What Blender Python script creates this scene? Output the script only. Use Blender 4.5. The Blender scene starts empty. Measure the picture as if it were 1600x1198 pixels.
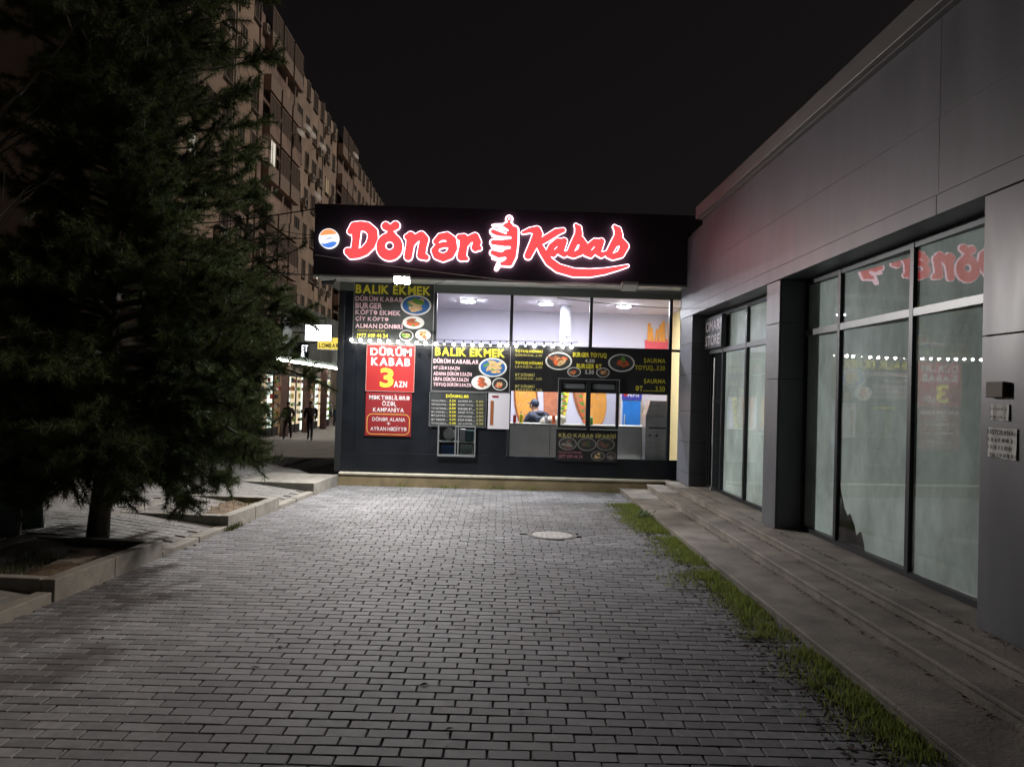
import bpy, math, random
import numpy as np
from mathutils import Vector, Matrix

random.seed(7); rng = np.random.default_rng(7)
scene = bpy.context.scene
COL = scene.collection
rad = math.radians

# ------------------------------------------------------------------ camera
CAM_H = 1.65
CAM_F = 1250.0                                   # focal length in pixels of a 1600 px wide picture
def camera_axes():
    d = np.array([(780 - 800) / CAM_F, (615 - 599) / CAM_F, 1.0]); d /= np.linalg.norm(d)
    r = rad(1.6)
    u = np.array([math.sin(r), -math.cos(r), 0.0]); u -= d * np.dot(u, d); u /= np.linalg.norm(u)
    return np.stack([np.cross(d, u), d, u])      # rows: world axes seen from the camera
AX = camera_axes()
cam_data = bpy.data.cameras.new('camera')
cam_data.sensor_width = 36.0
cam_data.lens = 36.0 * CAM_F / 1600.0
cam_data.clip_start = 0.05
cam_data.clip_end = 2000.0
cam = bpy.data.objects.new('camera', cam_data); COL.objects.link(cam)
cm = Matrix.Identity(4)
for i in range(3):
    cm[i][0] = AX[i][0]; cm[i][1] = -AX[i][1]; cm[i][2] = -AX[i][2]
cm[2][3] = CAM_H
cam.matrix_world = cm
scene.camera = cam

# ------------------------------------------------------------------ night sky, sun, exposure
SUN_EL, SUN_AZ = rad(46), rad(80)                # azimuth from +Y towards +X
world = bpy.data.worlds.new('World'); scene.world = world; world.use_nodes = True
nt = world.node_tree; nt.nodes.clear()
w_out = nt.nodes.new('ShaderNodeOutputWorld'); w_bg = nt.nodes.new('ShaderNodeBackground')
w_sky = nt.nodes.new('ShaderNodeTexSky'); w_sky.sky_type = 'NISHITA'; w_sky.sun_disc = False
w_sky.sun_elevation = SUN_EL; w_sky.sun_rotation = SUN_AZ
w_hsv = nt.nodes.new('ShaderNodeHueSaturation'); w_hsv.inputs['Saturation'].default_value = 0.0
w_mul = nt.nodes.new('ShaderNodeMixRGB'); w_mul.blend_type = 'MULTIPLY'; w_mul.inputs[0].default_value = 1.0
w_mul.inputs[2].default_value = (1.0, 0.82, 0.85, 1)
nt.links.new(w_sky.outputs[0], w_hsv.inputs['Color']); nt.links.new(w_hsv.outputs[0], w_mul.inputs[1])
nt.links.new(w_mul.outputs[0], w_bg.inputs['Color']); nt.links.new(w_bg.outputs[0], w_out.inputs[0])
w_bg.inputs['Strength'].default_value = 0.00058

sun_data = bpy.data.lights.new('sun', 'SUN'); sun_data.energy = 0.58; sun_data.angle = rad(14)
sun_data.color = (1.0, 0.87, 0.76)
sun = bpy.data.objects.new('sun', sun_data); COL.objects.link(sun)
sdir = Vector((math.cos(SUN_EL) * math.sin(SUN_AZ), math.cos(SUN_EL) * math.cos(SUN_AZ), math.sin(SUN_EL)))
sun.rotation_euler = sdir.to_track_quat('Z', 'Y').to_euler()
sun.location = (30, 10, 40)

scene.view_settings.view_transform = 'Standard'
scene.view_settings.look = 'None'
scene.view_settings.exposure = 1.3
scene.view_settings.gamma = 1.0
scene.render.engine = 'CYCLES'
cy = scene.cycles
cy.use_denoising = True
cy.max_bounces = 6; cy.diffuse_bounces = 3; cy.glossy_bounces = 4; cy.transmission_bounces = 4
cy.transparent_max_bounces = 12
cy.caustics_reflective = False; cy.caustics_refractive = False
cy.sample_clamp_indirect = 3.0
try: cy.use_light_tree = True
except Exception: pass

# strengths of the lamps the place has
E_FLOOD, E_BULB, E_SPOT = 1400.0, 30.0, 240.0
E_RED, E_RIM = 1.15, 1.8

# ------------------------------------------------------------------ helpers
def ray(px, py):
    return AX @ np.array([(px - 800) / CAM_F, (py - 599) / CAM_F, 1.0])
def at(px, py, Y):
    v = ray(px, py); return Vector((v[0] * Y / v[1], Y, CAM_H + v[2] * Y / v[1]))
def onz(px, py, Z):
    v = ray(px, py); t = (Z - CAM_H) / v[2]; return Vector((v[0] * t, v[1] * t, Z))
def rc(x0, y0, x1, y1, Y):
    c = at((x0 + x1) / 2, (y0 + y1) / 2, Y); w = abs(x1 - x0) * Y / CAM_F / 2; h = abs(y1 - y0) * Y / CAM_F / 2
    return c.x - w, c.x + w, c.z - h, c.z + h

MATS = {}
def mat(name, col, rough=0.6, metal=0.0, spec=0.5, var=0.0, vscale=6.0, bump=0.0, bscale=60.0,
        emit=None, estr=0.0, rnd=0.0, dirt=0.0, dscale=1.2, stretch=None):
    if name in MATS: return MATS[name]
    m = bpy.data.materials.new(name); m.use_nodes = True; MATS[name] = m
    n = m.node_tree.nodes; l = m.node_tree.links
    b = n['Principled BSDF']
    b.inputs['Base Color'].default_value = (*col, 1); b.inputs['Roughness'].default_value = rough
    b.inputs['Metallic'].default_value = metal; b.inputs['Specular IOR Level'].default_value = spec
    if emit is not None:
        b.inputs['Emission Color'].default_value = (*emit, 1); b.inputs['Emission Strength'].default_value = estr
    if var or bump or rnd or dirt:
        tc = n.new('ShaderNodeTexCoord'); src = tc.outputs['Object']
        if stretch:
            mp = n.new('ShaderNodeMapping'); mp.inputs['Scale'].default_value = stretch
            l.new(src, mp.inputs[0]); src = mp.outputs[0]
        cur = None
        if var:
            t = n.new('ShaderNodeTexNoise'); t.inputs['Scale'].default_value = vscale; t.inputs['Detail'].default_value = 6
            l.new(src, t.inputs['Vector'])
            r = n.new('ShaderNodeValToRGB')
            r.color_ramp.elements[0].position = 0.3; r.color_ramp.elements[1].position = 0.7
            r.color_ramp.elements[0].color = (*[c * (1 - var) for c in col], 1)
            r.color_ramp.elements[1].color = (*[min(1, c * (1 + var)) for c in col], 1)
            l.new(t.outputs['Fac'], r.inputs[0]); cur = r.outputs[0]
            rr = n.new('ShaderNodeMapRange'); rr.inputs[3].default_value = max(0.02, rough - 0.12); rr.inputs[4].default_value = min(1, rough + 0.12)
            l.new(t.outputs['Fac'], rr.inputs[0]); l.new(rr.outputs[0], b.inputs['Roughness'])
        if dirt:
            t = n.new('ShaderNodeTexNoise'); t.inputs['Scale'].default_value = dscale; t.inputs['Detail'].default_value = 8
            t.inputs['Roughness'].default_value = 0.65
            l.new(src, t.inputs['Vector'])
            mr = n.new('ShaderNodeMapRange'); mr.inputs[1].default_value = 0.35; mr.inputs[2].default_value = 0.65
            mr.inputs[3].default_value = 1 - dirt; mr.inputs[4].default_value = 1.0
            l.new(t.outputs['Fac'], mr.inputs[0])
            mx = n.new('ShaderNodeMixRGB'); mx.blend_type = 'MULTIPLY'; mx.inputs[0].default_value = 1
            if cur: l.new(cur, mx.inputs[1])
            else: mx.inputs[1].default_value = (*col, 1)
            l.new(mr.outputs[0], mx.inputs[2]); cur = mx.outputs[0]
        if rnd:
            oi = n.new('ShaderNodeObjectInfo'); ge = n.new('ShaderNodeNewGeometry')
            ad = n.new('ShaderNodeMath'); ad.operation = 'ADD'
            fr = n.new('ShaderNodeMath'); fr.operation = 'FRACT'
            l.new(oi.outputs['Random'], ad.inputs[0]); l.new(ge.outputs['Random Per Island'], ad.inputs[1])
            l.new(ad.outputs[0], fr.inputs[0])
            mr = n.new('ShaderNodeMapRange'); mr.inputs[3].default_value = 1 - rnd; mr.inputs[4].default_value = 1 + rnd
            l.new(fr.outputs[0], mr.inputs[0])
            mx = n.new('ShaderNodeMixRGB'); mx.blend_type = 'MULTIPLY'; mx.inputs[0].default_value = 1
            if cur: l.new(cur, mx.inputs[1])
            else: mx.inputs[1].default_value = (*col, 1)
            l.new(mr.outputs[0], mx.inputs[2]); cur = mx.outputs[0]
        if cur: l.new(cur, b.inputs['Base Color'])
        if bump:
            t = n.new('ShaderNodeTexNoise'); t.inputs['Scale'].default_value = bscale; t.inputs['Detail'].default_value = 5
            l.new(src, t.inputs['Vector'])
            bp = n.new('ShaderNodeBump'); bp.inputs['Strength'].default_value = bump; bp.inputs['Distance'].default_value = 0.01
            l.new(t.outputs['Fac'], bp.inputs['Height']); l.new(bp.outputs[0], b.inputs['Normal'])
    return m
def glow(name, col, strength):
    if name in MATS: return MATS[name]
    m = bpy.data.materials.new(name); m.use_nodes = True; MATS[name] = m
    n = m.node_tree.nodes; n.clear()
    e = n.new('ShaderNodeEmission'); e.inputs[0].default_value = (*col, 1); e.inputs[1].default_value = strength
    o = n.new('ShaderNodeOutputMaterial'); m.node_tree.links.new(e.outputs[0], o.inputs[0])
    return m
def glass(name, tint=(0.93, 0.96, 0.95), refl=1.0, rough=0.0):
    if name in MATS: return MATS[name]
    m = bpy.data.materials.new(name); m.use_nodes = True; MATS[name] = m
    n = m.node_tree.nodes; l = m.node_tree.links; n.clear()
    t = n.new('ShaderNodeBsdfTransparent'); t.inputs[0].default_value = (*tint, 1)
    g = n.new('ShaderNodeBsdfGlossy'); g.inputs['Roughness'].default_value = rough
    f = n.new('ShaderNodeLayerWeight'); f.inputs[0].default_value = 0.5      # same from both sides
    pw = n.new('ShaderNodeMath'); pw.operation = 'POWER'; pw.inputs[1].default_value = 4.5
    ma = n.new('ShaderNodeMath'); ma.operation = 'MULTIPLY_ADD'; ma.inputs[1].default_value = 0.94; ma.inputs[2].default_value = 0.06
    l.new(f.outputs['Facing'], pw.inputs[0]); l.new(pw.outputs[0], ma.inputs[0])
    k = n.new('ShaderNodeMath'); k.operation = 'MULTIPLY'; k.inputs[1].default_value = refl; k.use_clamp = True
    mx = n.new('ShaderNodeMixShader'); o = n.new('ShaderNodeOutputMaterial')
    l.new(ma.outputs[0], k.inputs[0]); l.new(k.outputs[0], mx.inputs[0]); l.new(t.outputs[0], mx.inputs[1])
    l.new(g.outputs[0], mx.inputs[2]); l.new(mx.outputs[0], o.inputs[0])
    return m

def leafy(m, k=0.45):
    n = m.node_tree.nodes; l = m.node_tree.links; b = n['Principled BSDF']; o = n['Material Output']
    t = n.new('ShaderNodeBsdfTranslucent'); mx = n.new('ShaderNodeMixShader'); mx.inputs[0].default_value = k
    src = b.inputs['Base Color'].links
    if src: l.new(src[0].from_socket, t.inputs[0])
    else: t.inputs[0].default_value = b.inputs['Base Color'].default_value
    l.new(b.outputs[0], mx.inputs[1]); l.new(t.outputs[0], mx.inputs[2]); l.new(mx.outputs[0], o.inputs[0])
    return m
WORLD_OF = {}
class MB:
    """collects shapes in world coordinates, then links them as ONE mesh object"""
    def __init__(s): s.v = []; s.f = []; s.m = []
    def add(s, vs, fs, mi=0):
        b = len(s.v); s.v += [tuple(v) for v in vs]
        for f in fs: s.f.append([b + i for i in f]); s.m.append(mi)
        return s
    def box(s, x0, x1, y0, y1, z0, z1, mi=0):
        x0, x1 = min(x0, x1), max(x0, x1); y0, y1 = min(y0, y1), max(y0, y1); z0, z1 = min(z0, z1), max(z0, z1)
        v = [(x0, y0, z0), (x1, y0, z0), (x1, y1, z0), (x0, y1, z0), (x0, y0, z1), (x1, y0, z1), (x1, y1, z1), (x0, y1, z1)]
        return s.add(v, [(3, 2, 1, 0), (4, 5, 6, 7), (0, 1, 5, 4), (1, 2, 6, 5), (2, 3, 7, 6), (3, 0, 4, 7)], mi)
    def hexa(s, v, mi=0):                       # eight corners: bottom ring then top ring
        return s.add(v, [(3, 2, 1, 0), (4, 5, 6, 7), (0, 1, 5, 4), (1, 2, 6, 5), (2, 3, 7, 6), (3, 0, 4, 7)], mi)
    def tube(s, pts, rs, n=8, mi=0, cap=True):
        pts = [Vector(p) for p in pts]
        if not hasattr(rs, '__len__'): rs = [rs] * len(pts)
        rings = []
        for i, p in enumerate(pts):
            d = (pts[min(i + 1, len(pts) - 1)] - pts[max(i - 1, 0)]).normalized()
            a = d.orthogonal().normalized() if i == 0 else (rings_a - d * rings_a.dot(d)).normalized()
            rings_a = a; b = d.cross(a)
            rings.append([p + (a * math.cos(t) + b * math.sin(t)) * rs[i] for t in [2 * math.pi * k / n for k in range(n)]])
        vs = [v for r in rings for v in r]; fs = []
        for i in range(len(pts) - 1):
            for k in range(n):
                k2 = (k + 1) % n; fs.append((i * n + k, i * n + k2, (i + 1) * n + k2, (i + 1) * n + k))
        if cap:
            fs.append(tuple(range(n - 1, -1, -1))); fs.append(tuple((len(pts) - 1) * n + k for k in range(n)))
        return s.add(vs, fs, mi)
    def ball(s, c, r, nu=10, nv=7, mi=0):
        rx, ry, rz = (r, r, r) if not hasattr(r, '__len__') else r
        vs = [(c[0], c[1], c[2] + rz)]
        for j in range(1, nv):
            t = math.pi * j / nv
            for i in range(nu):
                p = 2 * math.pi * i / nu
                vs.append((c[0] + rx * math.sin(t) * math.cos(p), c[1] + ry * math.sin(t) * math.sin(p), c[2] + rz * math.cos(t)))
        vs.append((c[0], c[1], c[2] - rz)); fs = []
        for i in range(nu): fs.append((0, 1 + i, 1 + (i + 1) % nu))
        for j in range(nv - 2):
            for i in range(nu):
                a = 1 + j * nu + i; b = 1 + j * nu + (i + 1) % nu; fs.append((a, a + nu, b + nu, b))
        L = len(vs) - 1; o = 1 + (nv - 2) * nu
        for i in range(nu): fs.append((L, o + (i + 1) % nu, o + i))
        return s.add(vs, fs, mi)
    def ell(s, cx, cz, rx, rz, Y, mi=0, n=28, rot=0.0, jit=0.0):     # flat ellipse facing -Y
        vs = [(cx, Y, cz)]
        for k in range(n):
            t = 2 * math.pi * k / n; j = 1 + random.uniform(-jit, jit)
            a, b = rx * math.cos(t) * j, rz * math.sin(t) * j
            vs.append((cx + a * math.cos(rot) - b * math.sin(rot), Y, cz + a * math.sin(rot) + b * math.cos(rot)))
        return s.add(vs, [(0, 1 + k, 1 + (k + 1) % n) for k in range(n)], mi)
    def poly(s, pts, mi=0): return s.add(pts, [tuple(range(len(pts)))], mi)
    def build(s, name, mats, parent=None, smooth=False, bevel=0.0):
        if not isinstance(mats, (list, tuple)): mats = [mats]
        if parent is None:
            a = np.array(s.v); off = Vector(((a[:, 0].min() + a[:, 0].max()) / 2, (a[:, 1].min() + a[:, 1].max()) / 2, a[:, 2].min()))
        else: off = WORLD_OF[parent.name]
        me = bpy.data.meshes.new(name)
        me.from_pydata([(v[0] - off.x, v[1] - off.y, v[2] - off.z) for v in s.v], [], s.f)
        for m in mats: me.materials.append(m)
        if len(mats) > 1: me.polygons.foreach_set('material_index', s.m)
        if smooth: me.polygons.foreach_set('use_smooth', [True] * len(me.polygons))
        me.update()
        o = bpy.data.objects.new(name, me); COL.objects.link(o)
        if parent is None: o.location = off
        else: o.parent = parent
        WORLD_OF[o.name] = off
        if bevel:
            bv = o.modifiers.new('bevel', 'BEVEL'); bv.width = bevel; bv.segments = 2; bv.limit_method = 'ANGLE'
        return o
def tag(o, label, cat, group=None):
    o['label'] = label; o['category'] = cat
    if group: o['group'] = group
    return o
def kind(o, k, label=None):
    o['kind'] = k
    if label: o['label'] = label
    return o
def thing(name, loc, label, cat, group=None):
    e = bpy.data.objects.new(name, None); COL.objects.link(e); e.location = loc; e.empty_display_size = 0.2
    WORLD_OF[e.name] = Vector(loc); return tag(e, label, cat, group)
def bx(name, m, parent, *a, bevel=0.0): return MB().box(*a).build(name, m, parent, bevel=bevel)

# flat lettering -------------------------------------------------------------
PENDING = []; TEXTS = []; GLYPHS = {}
def glyph_parts(ch):
    """characters the built-in face lacks are put together from ones it has: (char, rotate, dx, dy, scale)"""
    return {'Ə': [('e', 1, 0, 0, 1)], 'İ': [('I', 0, 0, 0, 1), ('.', 0, 0, .80, 1)], 'Ş': [('S', 0, 0, 0, 1), (',', 0, .22, -.06, .9)]}.get(ch, [(ch, 0, 0, 0, 1)])
def letters(s, rect, Y, m, parent, name='lettering', bold=0.018, shear=0.0, plane='Y'):
    TEXTS.append((s, rect, Y, m, parent, name, bold, plane))
    for ch in s:
        if ch == ' ': continue
        for g_, *_ in glyph_parts(ch):
            if (g_, bold) in GLYPHS: continue
            c = bpy.data.curves.new('glyph', 'FONT'); c.body = g_; c.offset = bold; c.resolution_u = 3
            o = bpy.data.objects.new('tmp_glyph', c); COL.objects.link(o); GLYPHS[(g_, bold)] = o
def compose_texts():
    bpy.context.view_layer.update(); dg = bpy.context.evaluated_depsgraph_get(); geo = {}
    for k, o in GLYPHS.items():
        me = bpy.data.meshes.new_from_object(o.evaluated_get(dg))
        geo[k] = (np.array([v.co[:2] for v in me.vertices]), [tuple(p.vertices) for p in me.polygons]); bpy.data.meshes.remove(me)
    for o in GLYPHS.values():
        c = o.data; bpy.data.objects.remove(o); bpy.data.curves.remove(c)
    for s, rect, Y, m, parent, name, bold, plane in TEXTS:
        V = []; F = []; x = 0.0; nv = 0
        for ch in s:
            if ch == ' ': x += .26; continue
            base = None
            for g_, rot, dx, dy, sc in glyph_parts(ch):
                co, fs = geo[(g_, bold)]; co = co.copy()
                if rot:
                    mn, mx = co.min(0), co.max(0); co = mn + mx - co; k = .70 / (mx[1] - mn[1]); co = (co - co.min(0)) * (k * .98, k)
                co = co * sc
                if base is None: base = co[:, 0].min(); wid = co[:, 0].max() - base; off = x - base
                else: off = x + wid / 2 - (co[:, 0].max() + co[:, 0].min()) / 2
                V.append(co + (off, dy)); F += [tuple(i + nv for i in f) for f in fs]; nv += len(co)
            x += wid + .085
        co = np.concatenate(V); mn = co.min(0); sz = np.maximum(co.max(0) - mn, 1e-6)
        a0, a1, z0, z1 = rect
        u = a0 + (co[:, 0] - mn[0]) / sz[0] * (a1 - a0); w = z0 + (co[:, 1] - mn[1]) / sz[1] * (z1 - z0); yy = np.full(len(u), Y)
        off = np.array(WORLD_OF[parent.name])
        P = (np.stack([u, yy, w], 1) if plane == 'Y' else np.stack([yy, u, w], 1)) - off
        me = bpy.data.meshes.new(name); me.from_pydata(P.tolist(), [], F); me.materials.append(m); me.update()
        r = bpy.data.objects.new(name, me); COL.objects.link(r); r.parent = parent; WORLD_OF[r.name] = WORLD_OF[parent.name]
def sdf_outline(strokes, level, step=5.0, cuts=()):
    """outline loops of a union of round strokes [(x,y,r),...], grown by level"""
    pts = [p for s in strokes for p in s]
    pad = max(p[2] for p in pts) + level + 12
    x0 = min(p[0] for p in pts) - pad; x1 = max(p[0] for p in pts) + pad
    y0 = min(p[1] for p in pts) - pad; y1 = max(p[1] for p in pts) + pad
    xs = np.arange(x0, x1, step); ys = np.arange(y0, y1, step)
    GX, GY = np.meshgrid(xs, ys)
    D = np.full(GX.shape, 1e9)
    for s in strokes:
        ss = []
        for a, b in zip(s[:-1], s[1:]): ss.append((a, b))
        if len(s) == 1: ss = [(s[0], s[0])]
        for (ax, ay, ar), (bx_, by_, br) in ss:
            dx, dy = bx_ - ax, by_ - ay; L2 = dx * dx + dy * dy + 1e-9
            t = np.clip(((GX - ax) * dx + (GY - ay) * dy) / L2, 0, 1)
            D = np.minimum(D, np.hypot(GX - ax - t * dx, GY - ay - t * dy) - (ar + t * (br - ar)))
    D = D - level
    ny, nx = D.shape; seg = {}
    def key(i, j, e): return (i, j, 'h') if e == 0 else (i, j + 1, 'v') if e == 1 else (i + 1, j, 'h') if e == 2 else (i, j, 'v')
    def pos(k):
        i, j, h = k
        if h == 'h': a, b = D[i, j], D[i, j + 1]; t = a / (a - b); return (xs[j] + t * step, ys[i])
        a, b = D[i, j], D[i + 1, j]; t = a / (a - b); return (xs[j], ys[i] + t * step)
    inside = D < 0
    act = np.argwhere((inside[:-1, :-1].astype(int) + inside[1:, :-1] + inside[:-1, 1:] + inside[1:, 1:]) % 4 != 0)
    T = {1: [(3, 0)], 2: [(0, 1)], 3: [(3, 1)], 4: [(1, 2)], 5: [(3, 0), (1, 2)], 6: [(0, 2)], 7: [(3, 2)], 8: [(2, 3)],
         9: [(2, 0)], 10: [(0, 1), (2, 3)], 11: [(2, 1)], 12: [(1, 3)], 13: [(1, 0)], 14: [(0, 3)]}
    for i, j in act:
        c = int(inside[i, j]) + 2 * int(inside[i, j + 1]) + 4 * int(inside[i + 1, j + 1]) + 8 * int(inside[i + 1, j])
        for a, b in T.get(c, []): seg[key(i, j, a)] = key(i, j, b)
    loops = []
    while seg:
        k0, k = next(iter(seg.items())); loop = [k0]; del seg[k0]
        while k != k0 and k in seg:
            loop.append(k); k = seg.pop(k)
        if len(loop) > 5: loops.append([pos(q) for q in loop])
    return loops
def sdf_shape(strokes, level, tf, Y, ext, m, parent, name, step=5.0):
    c = bpy.data.curves.new('outline', 'CURVE'); c.dimensions = '2D'; c.fill_mode = 'BOTH'; c.extrude = ext
    for lp in sdf_outline(strokes, level, step):
        sp = c.splines.new('POLY'); sp.points.add(len(lp) - 1); sp.use_cyclic_u = True
        for q, (x, y) in zip(sp.points, lp):
            X, Z = tf(x, y); q.co = (X, Z, 0, 1)
    o = bpy.data.objects.new('tmp_outline', c); COL.objects.link(o)
    PENDING.append((o, None, Y, m, parent, name, 'Y'))
def flush_letters():
    compose_texts()
    bpy.context.view_layer.update()
    dg = bpy.context.evaluated_depsgraph_get(); made = {}
    for o, rect, Y, m, parent, name, plane in PENDING:
        src = bpy.data.meshes.new_from_object(o.evaluated_get(dg))
        n = len(src.vertices); co = np.empty(n * 3); src.vertices.foreach_get('co', co); co = co.reshape(-1, 3)
        if n == 0: continue
        if rect is not None:
            a0, a1, z0, z1 = rect
            mn = co.min(0); sz = np.maximum(co.max(0) - mn, 1e-6)
            u = a0 + (co[:, 0] - mn[0]) / sz[0] * (a1 - a0); w = z0 + (co[:, 1] - mn[1]) / sz[1] * (z1 - z0); d = co[:, 2] * 0
        else: u, w, d = co[:, 0], co[:, 1], co[:, 2]
        par = made.get(parent) if isinstance(parent, str) else parent
        off = WORLD_OF[par.name]
        out = np.stack([u, Y - d, w], 1) if plane == 'Y' else np.stack([Y - d, u, w], 1)
        out = out - np.array(off)
        src.vertices.foreach_set('co', out.ravel()); src.materials.clear(); src.materials.append(m)
        src.polygons.foreach_set('material_index', [0] * len(src.polygons)); src.update(); src.name = name
        r = bpy.data.objects.new(name, src); COL.objects.link(r); r.parent = par; WORLD_OF[r.name] = off
        c = o.data; bpy.data.objects.remove(o); bpy.data.curves.remove(c)
    PENDING.clear()

# ------------------------------------------------------------------ materials
M_PAVER = mat('grey_paver', (0.205, 0.205, 0.215), 0.72, spec=0.4, var=0.18, vscale=18, bump=0.3, bscale=160, rnd=0.26, dirt=0.42, dscale=0.55)
M_BED = mat('paver_joint_sand', (0.095, 0.09, 0.085), 0.95, var=0.3, vscale=20, bump=0.4, bscale=120)
M_WALKPAV = mat('pale_walk_paver', (0.235, 0.23, 0.22), 0.7, var=0.15, vscale=15, bump=0.3, bscale=120, rnd=0.16, dirt=0.3)
M_CONC = mat('kerb_concrete', (0.28, 0.265, 0.235), 0.85, var=0.18, vscale=9, bump=0.4, bscale=70, dirt=0.35, dscale=2.5)
M_SOIL = mat('planter_soil', (0.12, 0.085, 0.055), 1.0, var=0.45, vscale=8, bump=1.0, bscale=30)
M_ASPH = mat('street_asphalt', (0.11, 0.105, 0.10), 0.85, var=0.2, vscale=3, bump=0.3, bscale=50)
M_GROUND = mat('ground_earth', (0.07, 0.065, 0.06), 0.95, var=0.2, vscale=0.3)
M_STEP = mat('step_stone', (0.27, 0.24, 0.205), 0.75, var=0.28, vscale=4, bump=0.5, bscale=45, dirt=0.55, dscale=1.3)
M_PLINTH = mat('plinth_stone', (0.30, 0.235, 0.13), 0.7, var=0.2, vscale=5, bump=0.2, bscale=50, dirt=0.3, dscale=2)
M_NOSE = mat('plinth_nosing', (0.66, 0.62, 0.50), 0.5, var=0.12, vscale=9, dirt=0.2, dscale=4)
M_BLACK = mat('black_cladding', (0.007, 0.009, 0.013), 0.4, spec=0.35, var=0.2, vscale=3)
M_FASCIA = mat('fascia_black', (0.030, 0.022, 0.034), 0.5, var=0.2, vscale=2)
M_FRAME = mat('dark_frame', (0.03, 0.033, 0.037), 0.4, metal=0.4)
M_SOFFIT = mat('soffit_metal', (0.42, 0.44, 0.42), 0.45, metal=0.3, var=0.1, vscale=4)
M_TRIM = mat('aluminium_trim', (0.55, 0.57, 0.58), 0.35, metal=0.8)
M_PANEL = mat('grey_composite_panel', (0.145, 0.15, 0.172), 0.5, metal=0.0, var=0.06, vscale=1.5, dirt=0.16, dscale=1.4, stretch=(1, 2.2, 0.45), bump=0.05, bscale=1.2)
M_PILLAR = mat('slate_composite_panel', (0.13, 0.135, 0.15), 0.42, metal=0.0, var=0.06, vscale=1.5, dirt=0.3, dscale=1.6, stretch=(1, 2.2, 0.45))
M_COPING = mat('coping_metal', (0.20, 0.195, 0.19), 0.5, metal=0.2, var=0.08, vscale=2)
M_DARKIN = mat('recess_dark', (0.03, 0.03, 0.032), 0.7)
M_GLASS = glass('clear_glass', refl=1.0)
M_SGLASS = glass('shop_glass', tint=(0.90, 0.96, 0.94), refl=0.85, rough=0.008)
M_FILM = mat('whitewash_film', (0.76, 0.82, 0.81), 0.8, var=0.16, vscale=1.1, dirt=0.5, dscale=1.3, stretch=(1, 1.3, 0.7))
M_WHITEWALL = mat('lavender_wall', (0.58, 0.56, 0.68), 0.8)
M_YELWALL = mat('yellow_wall', (0.75, 0.62, 0.30), 0.8)
M_WHITE = mat('white_print', (0.62, 0.60, 0.62), 0.6)
M_PINKW = mat('pink_print', (0.80, 0.55, 0.60), 0.6)
M_YEL = mat('yellow_print', (0.80, 0.72, 0.05), 0.6)
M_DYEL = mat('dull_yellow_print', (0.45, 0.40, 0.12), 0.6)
M_RED = mat('red_print', (0.36, 0.018, 0.018), 0.55, var=0.05, vscale=3)
M_RED2 = mat('dark_red_print', (0.22, 0.010, 0.014), 0.55, var=0.05, vscale=3)
M_ORANGE = mat('orange_print', (0.75, 0.33, 0.06), 0.6, var=0.12, vscale=5)
M_BROWN = mat('brown_print', (0.28, 0.09, 0.03), 0.6, var=0.3, vscale=20)
M_BOARD = mat('menu_board_black', (0.022, 0.022, 0.024), 0.35, var=0.25, vscale=4)
M_BOARD2 = mat('menu_board_slate', (0.04, 0.045, 0.045), 0.4, var=0.3, vscale=5)
M_PLATE = mat('plate_white', (0.7, 0.7, 0.68), 0.5)
M_BLUE = mat('blue_print', (0.02, 0.12, 0.35), 0.6)
M_GREEN = mat('salad_print', (0.12, 0.28, 0.04), 0.6, var=0.4, vscale=30)
M_BREAD = mat('bread_print', (0.62, 0.42, 0.20), 0.6, var=0.35, vscale=35)
M_MEAT = mat('meat_print', (0.35, 0.10, 0.04), 0.6, var=0.5, vscale=40)
M_TOMATO = mat('tomato_print', (0.65, 0.12, 0.04), 0.6, var=0.3, vscale=30)
M_STEEL = mat('stainless_steel', (0.42, 0.42, 0.42), 0.38, metal=0.8, var=0.15, vscale=3, stretch=(1, 1, 8))
M_COUNTER = mat('counter_front', (0.80, 0.80, 0.80), 0.5, var=0.1, vscale=3)
M_BARK = mat('pine_bark', (0.10, 0.085, 0.07), 0.95, var=0.4, vscale=14, bump=1.0, bscale=28, stretch=(1, 1, 0.35))
M_TWIG = mat('bare_twig', (0.15, 0.13, 0.11), 0.9, var=0.3, vscale=10)
M_NEEDLE = mat('pine_needle', (0.06, 0.085, 0.028), 0.7, spec=0.3, rnd=0.45)
M_NEEDLE2 = mat('pine_needle_pale', (0.055, 0.075, 0.035), 0.7, spec=0.3, rnd=0.45)
M_GRASS = mat('weed_grass', (0.22, 0.265, 0.065), 0.8, rnd=0.4)
M_LEAF = mat('weed_leaf', (0.13, 0.17, 0.075), 0.7, rnd=0.3)
M_LITTER = mat('dead_leaf', (0.075, 0.05, 0.035), 0.9, rnd=0.5)
M_APT = mat('apartment_render', (0.40, 0.30, 0.23), 0.9, var=0.14, vscale=0.35, dirt=0.3, dscale=0.12)
M_APT2 = mat('apartment_render_pale', (0.44, 0.34, 0.265), 0.9, var=0.14, vscale=0.4, dirt=0.3, dscale=0.2)
M_APT3 = mat('apartment_render_pink', (0.36, 0.26, 0.215), 0.9, var=0.2, vscale=0.6, dirt=0.3, dscale=0.3)
M_STONE = mat('ground_floor_stone', (0.20, 0.17, 0.14), 0.85, var=0.35, vscale=0.8)
M_PANE = mat('dark_window_pane', (0.075, 0.062, 0.055), 0.35)
M_WFRAME = mat('window_frame', (0.30, 0.26, 0.23), 0.6)
M_ACW = mat('ac_casing', (0.42, 0.38, 0.34), 0.5, var=0.1, vscale=4)
M_RUBBER = mat('black_rubber', (0.02, 0.02, 0.02), 0.8)
M_CABLE = mat('black_cable', (0.02, 0.02, 0.022), 0.6)
M_PCABLE = mat('pale_cable', (0.45, 0.43, 0.40), 0.6)
M_IRON = mat('manhole_iron', (0.36, 0.35, 0.33), 0.6, var=0.25, vscale=25, bump=0.5, bscale=60)
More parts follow.
